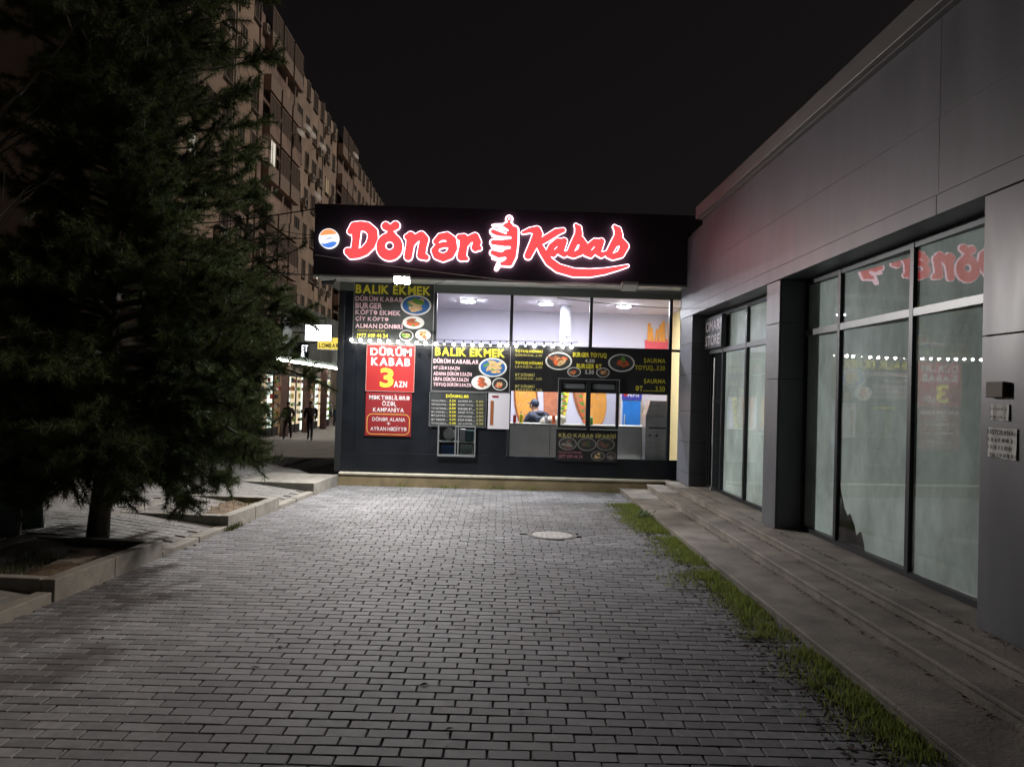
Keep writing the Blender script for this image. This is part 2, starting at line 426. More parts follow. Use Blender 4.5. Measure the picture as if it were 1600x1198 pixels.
M_IRONR = mat('manhole_ring', (0.13, 0.125, 0.12), 0.8, var=0.3, vscale=25, bump=0.5, bscale=60)
M_SKIN = mat('skin', (0.42, 0.25, 0.17), 0.6)
M_NAVY = mat('navy_puffer', (0.02, 0.03, 0.06), 0.6, var=0.2, vscale=12)
M_COAT = mat('dark_coat', (0.04, 0.034, 0.036), 0.8, var=0.2, vscale=12)
M_TROUS = mat('dark_trousers', (0.03, 0.032, 0.04), 0.8, var=0.2, vscale=12)
M_SHOE = mat('shoe', (0.015, 0.014, 0.013), 0.5)
M_HAIR = mat('dark_hair', (0.015, 0.012, 0.01), 0.7)

for m_ in (M_GRASS, M_LEAF): leafy(m_)
for m_ in (M_NEEDLE, M_NEEDLE2): leafy(m_, .25)

# ================================================================== ground
A_ROT = 0.072                                    # the court's paving is turned a little to the kiosk
KX, KY = -2.73, 13.85
UX, UY = math.cos(A_ROT), -math.sin(A_ROT); VX_, VY_ = math.sin(A_ROT), math.cos(A_ROT)
def court(u, v): return KX + u * UX + v * VX_, KY + u * UY + v * VY_
def walk_z(u, v=0.0):                            # left walk: low kerb, ramp, level, then falling to the street
    Y = court(u, v)[1]
    d = -u
    z = 0.055 + (0.17 - 0.055) * min(max((d - 0.12) / 1.0, 0), 1)
    if Y > 17: z = 0.17 - 0.045 * (Y - 17)
    return max(z, -0.95)

g = MB(); g.poly([(-700, -300, -1.2), (700, -300, -1.2), (700, 900, -1.2), (-700, 900, -1.2)])
kind(g.build('ground', M_GROUND), 'structure')
g = MB(); g.poly([(-6.5, -9, -0.06), (9, -9, -0.06), (9, 18.2, -0.06), (-2.2, 18.2, -0.06), (-6.5, 0, -0.06)])
court_bed = g.build('courtyard_paving', M_BED); kind(court_bed, 'structure')
# bring the bed up to just under the paver tops
court_bed.location.z += 0.045

PU, PV = 0.200, 0.098
cells = []
for j in range(int(12.6 / PV)):                  # courses run level across the court, cut off by the slanting kerb
    y = KY - 0.05 - j * PV
    for i in range(-2, 46):
        x = -5.2 + i * PU + (PU / 2 if j % 2 else 0) + 0.012 * math.sin(j * 1.7)
        u = (x - KX) * UX + (y - KY) * UY
        if y < 1.3 or x > 2.26 or u < -0.06: continue
        if abs(x) > 0.72 * y + 0.8: continue
        if math.hypot(x - 0.67, y - 9.45) < 0.30: continue
        cells.append((u, 0.0, x, y - 0.010 * (x + 2)))
def paver_geo(lu, lv, h=0.06, ch=0.004):
    a, b = lu / 2, lv / 2
    lo = [(-a, -b, -h), (a, -b, -h), (a, b, -h), (-a, b, -h)]
    mid = [(-a, -b, -ch), (a, -b, -ch), (a, b, -ch), (-a, b, -ch)]
    top = [(-a + ch, -b + ch, 0), (a - ch, -b + ch, 0), (a - ch, b - ch, 0), (-a + ch, b - ch, 0)]
    v = lo + mid + top
    f = [(8, 9, 10, 11)]
    for k in range(4):
        k2 = (k + 1) % 4
        f += [(k, k2, 4 + k2, 4 + k), (4 + k, 4 + k2, 8 + k2, 8 + k)]
    return np.array(v), f
def lay_pavers(cells, lu, lv, rot, zf, parent, m, tilt=0.006, keep=300, joint=0.009):
    """the nearest `keep` pavers become objects of their own, the rest one joined part"""
    pv, pf = paver_geo(lu - joint, lv - joint)
    cells = sorted(cells, key=lambda c: c[2] ** 2 + c[3] ** 2)
    me = bpy.data.meshes.new('paver'); me.from_pydata([tuple(v) for v in pv], [], pf); me.materials.append(m)
    off = WORLD_OF[parent.name] if parent.name in WORLD_OF else parent.location
    off = parent.location.copy()
    V = []; F = []
    for k, (u, v, x, y) in enumerate(cells):
        z, sx, sy = zf(u, v, x, y)
        dz = random.gauss(0, 0.0009); rx = random.gauss(0, tilt); ry = random.gauss(0, tilt) ; rz = rot + random.gauss(0, 0.006)
        mw = Matrix.Translation((x + random.gauss(0, .001), y + random.gauss(0, .001), z + dz)) @ Matrix.Rotation(sx + rx, 4, 'Y') @ Matrix.Rotation(sy + ry, 4, 'X') @ Matrix.Rotation(rz, 4, 'Z')
        if k < keep:
            o = bpy.data.objects.new('paver', me); COL.objects.link(o); o.parent = parent
            o.matrix_local = Matrix.Translation(-off) @ mw
        else:
            b = len(V) * len(pv); A = np.array(mw)
            V.append(pv @ A[:3, :3].T + A[:3, 3] - np.array(off)); F += [tuple(b + i for i in f) for f in pf]
    if V:
        me2 = bpy.data.meshes.new('pavers'); me2.from_pydata(np.concatenate(V).tolist(), [], F); me2.materials.append(m)
        o = bpy.data.objects.new('distant_pavers', me2); COL.objects.link(o); o.parent = parent; o['kind'] = 'stuff'
lay_pavers(cells, PU, PV, -0.010, lambda u, v, x, y: (0.003 * math.sin(x * 1.3) * math.sin(y * .9), 0, 0), court_bed, M_PAVER, tilt=0.0045, joint=0.0075)

# left walk: a sheet with the ramp next to the kerb
g = MB(); us = [-40, -12, -6, -3, -1.6, -1.12, -0.62, -0.12]; vs_ = [-24, -13, -9, -6, -3, -1, 0, 3.15, 6, 10, 15, 20, 26.6, 60, 130]
for v in vs_:
    for u in us:
        x, y = court(u, v); g.v.append((x, y, walk_z(u, v) - 0.012))
nu = len(us)
for j in range(len(vs_) - 1):
    for i in range(nu - 1):
        g.f.append([j * nu + i, j * nu + i + 1, (j + 1) * nu + i + 1, (j + 1) * nu + i]); g.m.append(0)
walk = g.build('pavement', mat('pavement_base', (0.20, 0.19, 0.18), 0.85, var=0.2, vscale=3, dirt=0.3)); kind(walk, 'structure')
planters = [(-4.63, -2.95), (-7.8, -6.15)]        # v ranges of the two soil beds
wc = []
for j in range(-40, 150):
    v = 2.6 - j * 0.14
    for i in range(0, 34):
        u = -0.14 - i * 0.21 - (0.105 if j % 2 else 0)
        x, y = court(u - 0.105, v - 0.07)
        if y < 3.5 or y > 17.5 or abs(x) > 0.66 * y + 0.6: continue
        if u > -1.3 and any(a - 0.1 < v < b + 0.1 for a, b in planters): continue
        if u > -1.3 and v > -1.3: continue
        if y > 13.7 and x > -2.95: continue
        wc.append((u, v, x, y))
def wz(u, v, x, y):
    uu = u - 0.105
    s = math.atan(0.115) if -1.12 < uu < -0.12 and y < 17 else 0
    return walk_z(uu, v) + 0.002, s, 0
lay_pavers(wc, 0.21, 0.14, -A_ROT, wz, walk, M_WALKPAV, tilt=0.01, joint=0.007)

# kerb stones along the court
def kerb_piece(v0, v1, z0a, z1a, u0=-0.12, u1=0.0):
    c = [court(u0, v0), court(u1, v0), court(u1, v1), court(u0, v1)]
    return [(x, y, -0.05) for x, y in c] + [(c[0][0], c[0][1], z0a), (c[1][0], c[1][1], z0a), (c[2][0], c[2][1], z1a), (c[3][0], c[3][1], z1a)]
kerb = thing('kerb', (*court(-0.06, -6), 0.0), 'low concrete kerb between the grey court paving and the left pavement', 'kerb')
for a, b, z in [(-2.94, -2.2, 0.055), (-2.19, -1.41, 0.06), (-5.35, -4.64, 0.055), (-6.14, -5.36, 0.053), (-8.7, -7.82, 0.08), (-9.8, -8.71, 0.08), (-11.5, -9.81, 0.08)]:
    MB().hexa(kerb_piece(a, b - 0.008, z, z)).build('kerb_stone', M_CONC, kerb, bevel=0.008)

def planter(v0, v1, label, width=1.28):
    p = court(-width / 2, (v0 + v1) / 2)
    t = thing('planter_bed', (*p, 0.0), label, 'planter', 'planter beds along the kerb')
    top = 0.168; w = 0.11
    def piece(u0, u1, a, b):
        c = [court(u0, a), court(u1, a), court(u1, b), court(u0, b)]
        return MB().hexa([(x, y, -0.05) for x, y in c] + [(x, y, top + random.uniform(-.003, .003)) for x, y in c])
    n = max(2, int((v1 - v0) / 0.8)); L = (v1 - v0) / n
    for k in range(n): piece(-w, 0.004, v0 + k * L, v0 + (k + 1) * L - 0.006).build('border_stone', M_CONC, t, bevel=0.008)
    for a, b in ((v0, v0 + w), (v1 - w, v1)):
        piece(-width, -w - 0.004, a, b).build('border_stone', M_CONC, t, bevel=0.008)
    piece(-width, -width + w, v0 + w + .004, v1 - w - .004).build('border_stone', M_CONC, t, bevel=0.008)
    g = MB(); nx, ny = 16, 18
    for j in range(ny + 1):
        for i in range(nx + 1):
            x, y = court(-width + 0.05 + (width - 0.1) * i / nx, v0 + 0.05 + (v1 - v0 - 0.1) * j / ny)
            g.v.append((x, y, 0.085 + 0.03 * random.random() + 0.03 * math.sin(i * 1.1 + j) * math.cos(j * .7)))
    for j in range(ny):
        for i in range(nx):
            a = j * (nx + 1) + i; g.f.append([a, a + 1, a + nx + 2, a + nx + 1]); g.m.append(0)
    g.build('soil', M_SOIL, t, smooth=True)
    return t
planter(-4.63, -2.95, 'small concrete bordered soil bed with dry grass, between the tree bed and the kiosk')
planter(-7.8, -6.15, 'concrete bordered soil bed that the big pine trunk stands in')
# raised platform next to the kiosk, level with its plinth
g = MB(); c = [court(-1.15, -1.4), court(0.004, -1.4), court(0.004, -0.02), court(-1.15, -0.02)]
g.hexa([(x, y, -0.05) for x, y in c] + [(x, y, 0.185) for x, y in c])
tag(g.build('raised_platform', M_CONC, bevel=0.01), 'raised concrete platform corner with a dark triangular end beside the kiosk plinth', 'platform')

# manhole
mh = thing('manhole_cover', (0.67, 9.45, 0.0), 'round pale manhole cover set in the grey court paving', 'manhole')
g = MB()
for r0, r1, z in ((0.245, 0.295, 0.012),):
    n = 40; vs = []; fs = []
    for k in range(n):
        t = 2 * math.pi * k / n
        vs += [(0.67 + r0 * math.cos(t), 9.45 + r0 * math.sin(t), z), (0.67 + r1 * math.cos(t), 9.45 + r1 * math.sin(t), z - 0.004), (0.67 + r1 * 1.03 * math.cos(t), 9.45 + r1 * 1.03 * math.sin(t), -0.03)]
    for k in range(n):
        a, b = 3 * k, 3 * ((k + 1) % n); fs += [(a, a + 1, b + 1, b), (a + 1, a + 2, b + 2, b + 1)]
    g.add(vs, fs)
g.build('rim', M_IRONR, mh)
g = MB(); g.tube([(0.67, 9.45, -0.03), (0.67, 9.45, 0.008)], 0.238, 40)
for a in range(-3, 4):
    for b in range(-3, 4):
        if math.hypot(a, b) < 3.3: g.box(0.67 + a * .06 - .016, 0.67 + a * .06 + .016, 9.45 + b * .06 - .016, 9.45 + b * .06 + .016, .008, .0095)
g.build('lid', M_IRON, mh)

# ================================================================== right-hand shop building
XF, XG, YE = 3.07, 3.40, 13.66
Z_FLOOR, Z_LINT = 0.25, 3.0
shop = thing('shop_building', (6.0, 4.0, 0.0), 'grey panel clad single storey shop building with tall whitewashed windows', 'building')
bx('wall', M_DARKIN, shop, XF + 0.03, 12, -7, YE - 0.02, 3.03, 4.33)
bx('back_wall', M_DARKIN, shop, 4.6, 12, -7, YE - 0.02, -0.1, 3.03)
bx('roof', M_COPING, shop, XF + 0.06, 12.1, -7.1, YE - 0.04, 4.335, 4.40)
ysplit = [YE, 11.79, 5.6, -0.5, -7]
for a, b in zip(ysplit[:-1], ysplit[1:]):
    top = 4.41
    for z0, z1 in ((3.15, 3.698), (3.7005, top)):
        y1 = a
        if a == YE and z1 == top:
            bx('cladding_panel', M_PANEL, shop, XF, XF + 0.028, 12.3, a, z0, 4.325, bevel=0.003)
            y1 = 12.2955
        bx('cladding_panel', M_PANEL, shop, XF, XF + 0.028, b + 0.003, y1, z0, z1, bevel=0.0015)
    bx('cladding_panel', M_PANEL, shop, XF - 0.012, XF + 0.03, b + 0.005, a, 3.0, 3.143, bevel=0.003)
bx('lintel_soffit', M_PILLAR, shop, XF + 0.032, XG + 0.2, -7, YE - 0.03, 3.004, 3.028)
bx('end_cladding', M_PANEL, shop, XF + 0.03, 12, YE - 0.018, YE + 0.005, 0.2, 4.32)
bx('coping', M_COPING, shop, XF - 0.11, XF + 0.5, -7.1, 12.3, 4.43, 4.615, bevel=0.006)
bx('coping_lip', M_COPING, shop, XF - 0.05, XF + 0.4, -7.1, 12.27, 4.413, 4.428)
def column(y0, y1, zs, name='column'):
    c = bx(name, M_DARKIN, shop, XF + 0.02, XG + 0.12, y0 + 0.012, y1 - 0.012, 0.1, 3.0)
    for a, b in zip(zs[:-1], zs[1:]):
        MB().box(XF, XF + 0.018, y0, y1, a + 0.004, b - 0.004).build('cladding_panel', M_PILLAR if name == 'column' else M_PANEL, c, bevel=0.002)
        MB().box(XF + 0.02, XG + 0.1, y0 - 0.004, y0 + 0.010, a + 0.004, b - 0.004).build('cladding_panel', M_PILLAR, c)
column(12.79, YE, [0.26, 0.45, 0.95, 1.45, 2.05, 2.55, 2.998], 'end_column')
column(8.78, 9.21, [0.25, 1.9, 2.52, 2.998])
column(3.3, 5.05, [0.25, 2.1, 2.998])
column(-7, 0.0, [0.25, 2.1, 2.998])
# window bays: frames, glass, whitewash film
def window_bay(edges, skip=(), turn=0.0, torn=()):
    y0, y1 = edges[0], edges[-1]
    f = MB().box(XG - 0.045, XG + 0.065, y0 + 0.033, y1 - 0.033, 2.935, 2.988).build('window', M_FRAME, shop)
    for y in edges: MB().box(XG - 0.05, XG + 0.07, y - 0.032, y + 0.032, 0.28, 2.99).build('mullion', M_FRAME, f, bevel=0.003)
    MB().box(XG - 0.045, XG + 0.065, y0 + 0.033, y1 - 0.033, 0.255, 0.30).build('frame_rail', M_FRAME, f)
    MB().box(XG - 0.047, XG + 0.06, y0 + 0.033, y1 - 0.033, 2.375, 2.44).build('transom', mat('transom_grey', (0.16, 0.17, 0.17), 0.4, metal=0.4), f)
    for k, (a, b) in enumerate(zip(edges[:-1], edges[1:])):
        for z0, z1 in ((0.30, 2.375), (2.44, 2.935)):
            if (k, z0) in skip: continue
            dx = math.tan(turn) * (b - a) / 2
            a2, b2 = a + 0.033, b - 0.033
            # the panes sit a little askew in their deep frames
            MB().add([(XG + dx, a2, z0), (XG - dx, b2, z0), (XG - dx, b2, z1), (XG + dx, a2, z1)], [(3, 2, 1, 0)]).build('pane', M_SGLASS, f)
            q = 0.012
            fx = lambda y: XG + q + dx - 2 * dx * (y - a2) / (b2 - a2)
            pts = [(fx(b2), b2, z1), (fx(a2), a2, z1), (fx(a2), a2, z0)]
            if (k, z0) in torn:
                pts += [(fx(b2 - d), b2 - d, z0 + h) for d, h in ((0.52, 0.0), (0.50, 0.07), (0.45, 0.16), (0.41, 0.15), (0.36, 0.11), (0.32, 0.20), (0.23, 0.30), (0.18, 0.27), (0.12, 0.33), (0.05, 0.46), (0.0, 0.62))]
            else: pts += [(fx(b2), b2, z0)]
            MB().poly(pts[::-1]).build('window_film', M_FILM, f)
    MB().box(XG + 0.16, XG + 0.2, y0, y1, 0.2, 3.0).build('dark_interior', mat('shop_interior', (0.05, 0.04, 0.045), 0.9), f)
    return f
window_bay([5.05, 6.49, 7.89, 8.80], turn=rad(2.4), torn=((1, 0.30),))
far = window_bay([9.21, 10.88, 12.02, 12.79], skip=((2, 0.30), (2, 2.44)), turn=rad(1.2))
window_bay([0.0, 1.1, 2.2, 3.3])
# entrance: door leaf, sign panel, handle
bx('door', mat('door_glass_dark', (0.02, 0.024, 0.026), 0.08), shop, XG + 0.01, XG + 0.04, 12.06, 12.75, 0.30, 2.36)
door = bpy.data.objects[[o.name for o in shop.children if o.name.startswith('door')][0]]
for y in (12.09, 12.72):
    MB().box(XG - 0.03, XG + 0.008, y - 0.028, y + 0.028, 0.30, 2.36).build('door_stile', M_FRAME, door)
g = MB(); g.tube([(XG - 0.10, 12.25, 0.95), (XG - 0.10, 12.25, 1.72)], 0.016, 10)
for z in (1.05, 1.62): g.tube([(XG - 0.10, 12.25, z), (XG + 0.0, 12.25, z)], 0.011, 8)
g.build('handle', M_TRIM, door)
g = MB(); g.tube([(XG - 0.07, 12.36, 0.30), (XG - 0.07, 12.36, 2.3)], 0.012, 10)
g.box(XG - 0.10, XG - 0.03, 12.30, 12.40, 0.255, 0.30).build('lock_bar', M_TRIM, door)
store = tag(MB().box(XG - 0.13, XG - 0.055, 11.82, 12.77, 2.445, 2.93).build('store_sign', mat('sign_panel_dark', (0.035, 0.035, 0.04), 0.4)),
            'dark panel reading OMAR STORE in white above the glass door', 'sign')
letters('OMAR', (12.70, 11.90, 2.71, 2.87), XG - 0.133, M_WHITE, store, plane='X', bold=0.01)
letters('STORE', (12.70, 11.90, 2.49, 2.65), XG - 0.133, M_WHITE, store, plane='X', bold=0.01)

# steps in front of the shop
X0, X1, X2 = 2.13, 2.58, 2.86
steps = thing('entrance_steps', (2.7, 4.0, 0.0), 'three long brown stone steps along the grey shop front', 'steps')
for k, (xa, xb, z, ye) in enumerate(((X0, X1 + 0.02, 0.08, 13.84), (X1, X2 + 0.02, 0.17, 13.70), (X2, 4.5, 0.25, 13.55))):
    bx('riser', M_STEP, steps, xa + 0.006, xb - (0.022 if k < 2 else 0), -5.0, ye - 0.006, -0.06, z - 0.0305)
    bx('tread', M_STEP, steps, xa - 0.010, xb - (0.0125 if k < 2 else 0), -5.0, ye, z - 0.030, z, bevel=0.006)

# things fixed to the near pillar
def on_pillar(px, py):
    v = ray(px, py); t = XF / v[0]; return v[1] * t, CAM_H + v[2] * t
jb = thing('junction_box', (XF - 0.03, 4.86, 1.72), 'small brown junction box with a dark side cover on the slate pillar', 'junction box')
ya, za = on_pillar(1549, 597); yb, zb = on_pillar(1575, 621)
bx('cover', mat('box_brown', (0.17, 0.14, 0.105), 0.7, var=0.2, vscale=15), jb, XF - 0.035, XF, yb, ya, zb, za, bevel=0.004)
bx('cable_clip', M_RUBBER, jb, XF - 0.012, XF, yb - 0.03, yb - 0.004, zb + 0.01, za - 0.005)
def paper(px0, py0, px1, py1, label, lines, curl=0.0):
    y0, z1 = on_pillar(px0, py0); y1, z0 = on_pillar(px1, py1)
    g = MB(); n = 6
    for i in range(n + 1):
        y = y0 + (y1 - y0) * i / n; dx = 0.004 + 0.006 * math.sin(i * 1.3) ** 2 + curl * (i / n) ** 3
        g.v += [(XF - dx, y, z0 + 0.003 * math.sin(i)), (XF - dx * 0.7, y, z1)]
    for i in range(n): g.f.append([2 * i, 2 * i + 2, 2 * i + 3, 2 * i + 1]); g.m.append(0)
    o = g.build('paper_notice', mat('notice_paper', (0.76, 0.75, 0.72), 0.9, var=0.1, vscale=14)); tag(o, label, 'notice', 'paper notices on the pillar')
    m = mat('notice_ink', (0.09, 0.09, 0.10), 0.9)
    for k, L in enumerate(lines):
        if L is None:
            g = MB(); z = z1 - (z1 - z0) * (k + 0.6) / len(lines); y = y0 - 0.015
            while y > y1 + 0.03:
                w = random.uniform(0.012, 0.035); h = (z1 - z0) * 0.16
                for q in range(int(w / 0.008)):
                    g.box(XF - 0.017, XF - 0.0165, y - q * 0.008 - 0.004, y - q * 0.008, z - h * random.uniform(.3, .5), z + h * random.uniform(.3, .5))
                y -= w + 0.012
            if g.v: g.build('handwriting', m, o)['kind'] = 'stuff'
        else:
            h = (z1 - z0) / len(lines)
            letters(L, (y0 - 0.012, y1 + 0.015, z1 - h * (k + 0.9), z1 - h * (k + 0.25)), XF - 0.0175, m, o, plane='X', bold=0.02)
    return o
paper(1549, 631, 1578, 657, 'small faded paper scrap on the slate pillar between junction box and big notice', [None, None])
paper(1545, 667, 1590, 719, 'larger white paper notice with four lines of black capitals on the slate pillar', ['RESTORANA', None, None, None])

# ================================================================== kebab kiosk
YW = 13.95
kx0, kx1 = -2.82, 8.2
kiosk = thing('kebab_kiosk', (0.2, 14.5, 0.0), 'black kebab kiosk with lit windows, deep black fascia and stone plinth', 'kiosk')
pl = bx('plinth', M_PLINTH, kiosk, -2.73, 8.0, 13.85, 18.2, -0.06, 0.188)
for a in np.arange(-2.73, 2.9, 1.15):
    MB().box(a + 0.003, min(a + 1.147, 8), 13.835, 13.99, 0.189, 0.226).build('nosing_slab', M_NOSE, pl, bevel=0.006)
bx('floor', mat('kiosk_floor', (0.35, 0.33, 0.3), 0.5), kiosk, kx0 + 0.1, 7.9, 14.0, 18, 0.19, 0.24)
bx('wall', M_BLACK, kiosk, kx0, kx0 + 0.1, YW, 18.1, 0.19, 3.52)
bx('back_wall', M_WHITEWALL, kiosk, kx0 + 0.1, 8.1, 17.2, 17.4, 0.24, 3.46)
bx('side_wall', M_YELWALL, kiosk, 3.62, 3.7, 14.05, 17.2, 0.24, 3.438)
bx('ceiling', M_WHITEWALL, kiosk, kx0 + 0.1, 4.35, 14.06, 17.2, 3.44, 3.5)
bx('roof', M_FASCIA, kiosk, kx0, 8.1, 14.0, 18.2, 3.53, 4.6)
# front wall panels
Wx = [-2.82, -1.15, 0.18, 1.57, 2.97, 4.35]
fw = [(kx0 + 0.10, 8.0, 0.226, 0.57), (kx0 + .1, -2.50, .572, 3.37), (-2.498, -1.18, 0.572, 3.37)]
wk = rc(684, 667, 743, 711, YW)
fw += [(-1.178, wk[0], 0.572, 2.46), (wk[1], 0.15, 0.572, 1.545), (wk[0], wk[1], 0.572, wk[2]), (wk[0], wk[1], wk[3], 2.46), (wk[1], 0.15, 1.547, 2.46)]
for a in fw: bx('front_panel', M_BLACK, kiosk, a[0] + .001, a[1] - .001, YW, YW + 0.05, a[2], a[3], bevel=0.003)
bx('corner_post', M_FRAME, kiosk, kx0 - 0.01, kx0 + 0.098, YW - 0.012, YW + 0.03, 0.226, 3.37, bevel=0.006)
bx('header', mat('header_metal', (0.17, 0.19, 0.18), 0.45, metal=0.3), kiosk, kx0, 8.0, YW - 0.004, YW + 0.1, 3.375, 3.516)
for x in (-1.15, 0.18, 1.57, 2.97, 4.36):
    bx('mullion', M_FRAME, kiosk, x - 0.028, x + 0.028, YW - 0.02, YW + 0.06, 0.572 if x > 0 else 2.46, 3.372, bevel=0.004)
bx('transom', M_FRAME, kiosk, -1.12, 4.33, YW - 0.028, YW + 0.05, 2.462, 2.505, bevel=0.004)
for a, b in ((-1.12, 0.15), (0.21, 1.54), (1.60, 2.94), (3.0, 4.33)):
    MB().poly([(a, YW + 0.02, 2.507), (b, YW + 0.02, 2.507), (b, YW + 0.02, 3.373), (a, YW + 0.02, 3.373)]).build('window_pane', M_GLASS, kiosk)
for a, b in ((0.21, 1.54), (1.60, 2.94), (3.0, 4.33)):
    MB().poly([(a, YW + 0.02, 0.574), (b, YW + 0.02, 0.574), (b, YW + 0.02, 2.46), (a, YW + 0.02, 2.46)]).build('window_pane', M_GLASS, kiosk)
# fascia and canopy
YF = 13.25
FX0, FX1, FZ0, FZ1 = -3.13, 8.1, 3.535, 4.71
fas = bx('fascia', M_FASCIA, kiosk, FX0, FX1, YF, YF + 0.06, FZ0, FZ1, bevel=0.004)
MB().box(FX0, FX0 + 0.06, YF + 0.061, 15.5, FZ0, FZ1).build('fascia_return', M_FASCIA, fas)
MB().box(FX0, FX1, YF + 0.061, 14.0, 4.64, 4.69).build('fascia_cap', M_FASCIA, fas)
MB().box(FX0 - 0.004, FX1, YF - 0.012, YF + 0.05, FZ0 - 0.035, FZ0 - 0.003).build('fascia_trim', M_SOFFIT, fas)
bx('soffit', M_SOFFIT, kiosk, FX0 + 0.02, FX1, YF + 0.052, 15.4, FZ0 - 0.014, FZ0 - 0.006)
# small wicket window
wkt = bx('wicket_window', M_TRIM, kiosk, wk[0] + .001, wk[1] - .001, YW - 0.05, YW - 0.025, wk[2] - 0.02, wk[2] + 0.012)
for a in ((wk[0], wk[0] + .022, wk[2] + .013, wk[3]), (wk[1] - .022, wk[1], wk[2] + .013, wk[3]), (wk[0], wk[1], wk[3] + .001, wk[3] + .03), ((wk[0] + wk[1]) / 2 - .03, (wk[0] + wk[1]) / 2 - .012, wk[2] + .013, wk[3]), ((wk[0] + wk[1]) / 2 + .018, (wk[0] + wk[1]) / 2 + .034, wk[2] + .013, wk[3]), (wk[0] + .023, (wk[0] + wk[1]) / 2 - .032, 1.05, 1.07)):
    MB().box(a[0], a[1], YW - 0.045, YW + 0.03, a[2], a[3]).build('frame_bar', M_TRIM, wkt)
MB().poly([(wk[0], YW + .04, wk[2]), (wk[1], YW + .04, wk[2]), (wk[1], YW + .04, wk[3]), (wk[0], YW + .04, wk[3])]).build('pane', M_GLASS, wkt)
# serving hatch: a projecting aluminium frame
sv = rc(872, 593, 966, 669, YW)
hatch = thing('serving_hatch', ((sv[0] + sv[1]) / 2, YW, sv[2]), 'aluminium framed sliding serving window in the middle of the kiosk front', 'window')
YS = YW - 0.06
smid = at(919, 640, YS).x
for a in ((sv[0], sv[0] + .045, sv[2], sv[3]), (sv[1] - .045, sv[1], sv[2], sv[3]), (sv[0] + .046, sv[1] - .046, sv[3] - .045, sv[3]), (sv[0] + .046, sv[1] - .046, sv[2], sv[2] + .04), (smid - .04, smid + .04, sv[2] + .041, sv[3] - .046)):
    bx('frame_bar', M_FRAME, hatch, a[0], a[1], YS, YW - 0.002, a[2], a[3], bevel=0.004)
bx('trim', M_TRIM, hatch, sv[0] - .012, sv[1] + .012, YS - .006, YW - .003, sv[3] + .001, sv[3] + .014)
bx('trim', M_TRIM, hatch, sv[0] - .012, sv[0] - .001, YS - .006, YW - .003, sv[2], sv[3])
bx('trim', M_TRIM, hatch, sv[1] + .001, sv[1] + .012, YS - .006, YW - .003, sv[2], sv[3])
for a, b in ((sv[0] + .046, smid - .041), (smid + .041, sv[1] - .046)):
    MB().poly([(a, YS + .03, sv[2] + .041), (b, YS + .03, sv[2] + .041), (b, YS + .03, sv[3] - .046), (a, YS + .03, sv[3] - .046)]).build('pane', M_GLASS, hatch)
    bx('roller_blind', mat('blind_grey', (0.25, 0.25, 0.27), 0.7), hatch, a + .03, b - .03, YS + .034, YS + .05, sv[3] - .16, sv[3] - .07)

# --- printed boards
YB = YW - 0.022
def board(name, px, m, label, cat='menu board', Y=YB, th=0.02, group='boards on the kiosk front', edge=None):
    r = rc(*px, Y); g = MB().box(r[0], r[1], Y, Y + th, r[2], r[3])
    o = g.build(name, m); tag(o, label, cat, group)
    if edge:
        e = 0.008
        for a in ((r[0] - e, r[0] - .001, r[2] - e, r[3] + e), (r[1] + .001, r[1] + e, r[2] - e, r[3] + e), (r[0], r[1], r[3] + .001, r[3] + e), (r[0], r[1], r[2] - e, r[2] - .001)):
            MB().box(a[0], a[1], Y - .006, Y + th, a[2], a[3]).build('edge_trim', edge, o)
    return o
def T(o, s, px, m, Y=YB, bold=0.02, shear=0.0): letters(s, rc(*px, Y), Y - 0.003, m, o, bold=bold, shear=shear)
def food(o, cx, cy, rx, ry, foods, Y=YB, rim=M_PLATE, inner=None, lay=0):
    c = at(cx, cy, Y); k = Y / CAM_F; g = MB(); mats = [rim, inner or M_BOARD2] + foods
    y = Y - 0.0035 - lay * 0.004
    g.ell(c.x, c.z, rx * k, ry * k, y, 0); g.ell(c.x, c.z, rx * k * .88, ry * k * .86, y - .0008, 1)
    for i in range(len(foods) * 4):
        t = random.uniform(0, 6.28); q = random.uniform(0, .55)
        g.ell(c.x + rx * k * q * math.cos(t), c.z + ry * k * q * math.sin(t), rx * k * random.uniform(.16, .42), ry * k * random.uniform(.12, .3), y - .0012 - i * .0001, 2 + i % len(foods), n=12, rot=random.uniform(-.5, .5), jit=.2)
    g.build('dish_picture', mats, o)

b = board('menu_board', (553, 441, 677, 537), M_BOARD2, 'tall dark menu board headed BALIK EKMEK at the kiosk top left corner', edge=M_TRIM)
T(b, 'BALIK EKMEK', (556, 446, 673, 460), M_YEL, bold=0.035)
for s, x1, y in (('DÜRÜM KABAB', 629, 462), ('BURGER', 597, 473), ('KÖFTƏ EKMEK', 626, 483), ('ÇİY KÖFTƏ', 607, 493.5), ('ALMAN DÖNƏRİ', 629, 504)):
    T(b, s, (555.5, y, x1, y + 9.2), M_PINKW, bold=0.03)
T(b, 'PULSUZ ÇATDIRILMA', (559, 515, 602, 519), M_DYEL); T(b, '(077 609 46 24', (558, 521, 606, 529), M_YEL, bold=0.025)
food(b, 650, 477, 24, 16, [M_BREAD, M_GREEN, M_BREAD], inner=M_BLUE); food(b, 646, 504, 17, 10, [M_GREEN, M_TOMATO, M_MEAT], inner=M_PLATE)
food(b, 635, 524, 11, 8.5, [M_BREAD, M_GREEN]); food(b, 661, 523, 12, 9, [M_TOMATO, M_BREAD], inner=M_PLATE)
b = board('price_sign', (573, 540, 647, 611), M_RED, 'bright red sign reading DURUM KABAB 3 AZN on the kiosk wall', 'sign', edge=mat('sign_edge', (.5, .3, .28), .5))
T(b, 'DÜRÜM', (579, 541.5, 643, 556), M_WHITE, bold=0.04); T(b, 'KABAB', (580, 559, 641, 571.5), M_WHITE, bold=0.04)
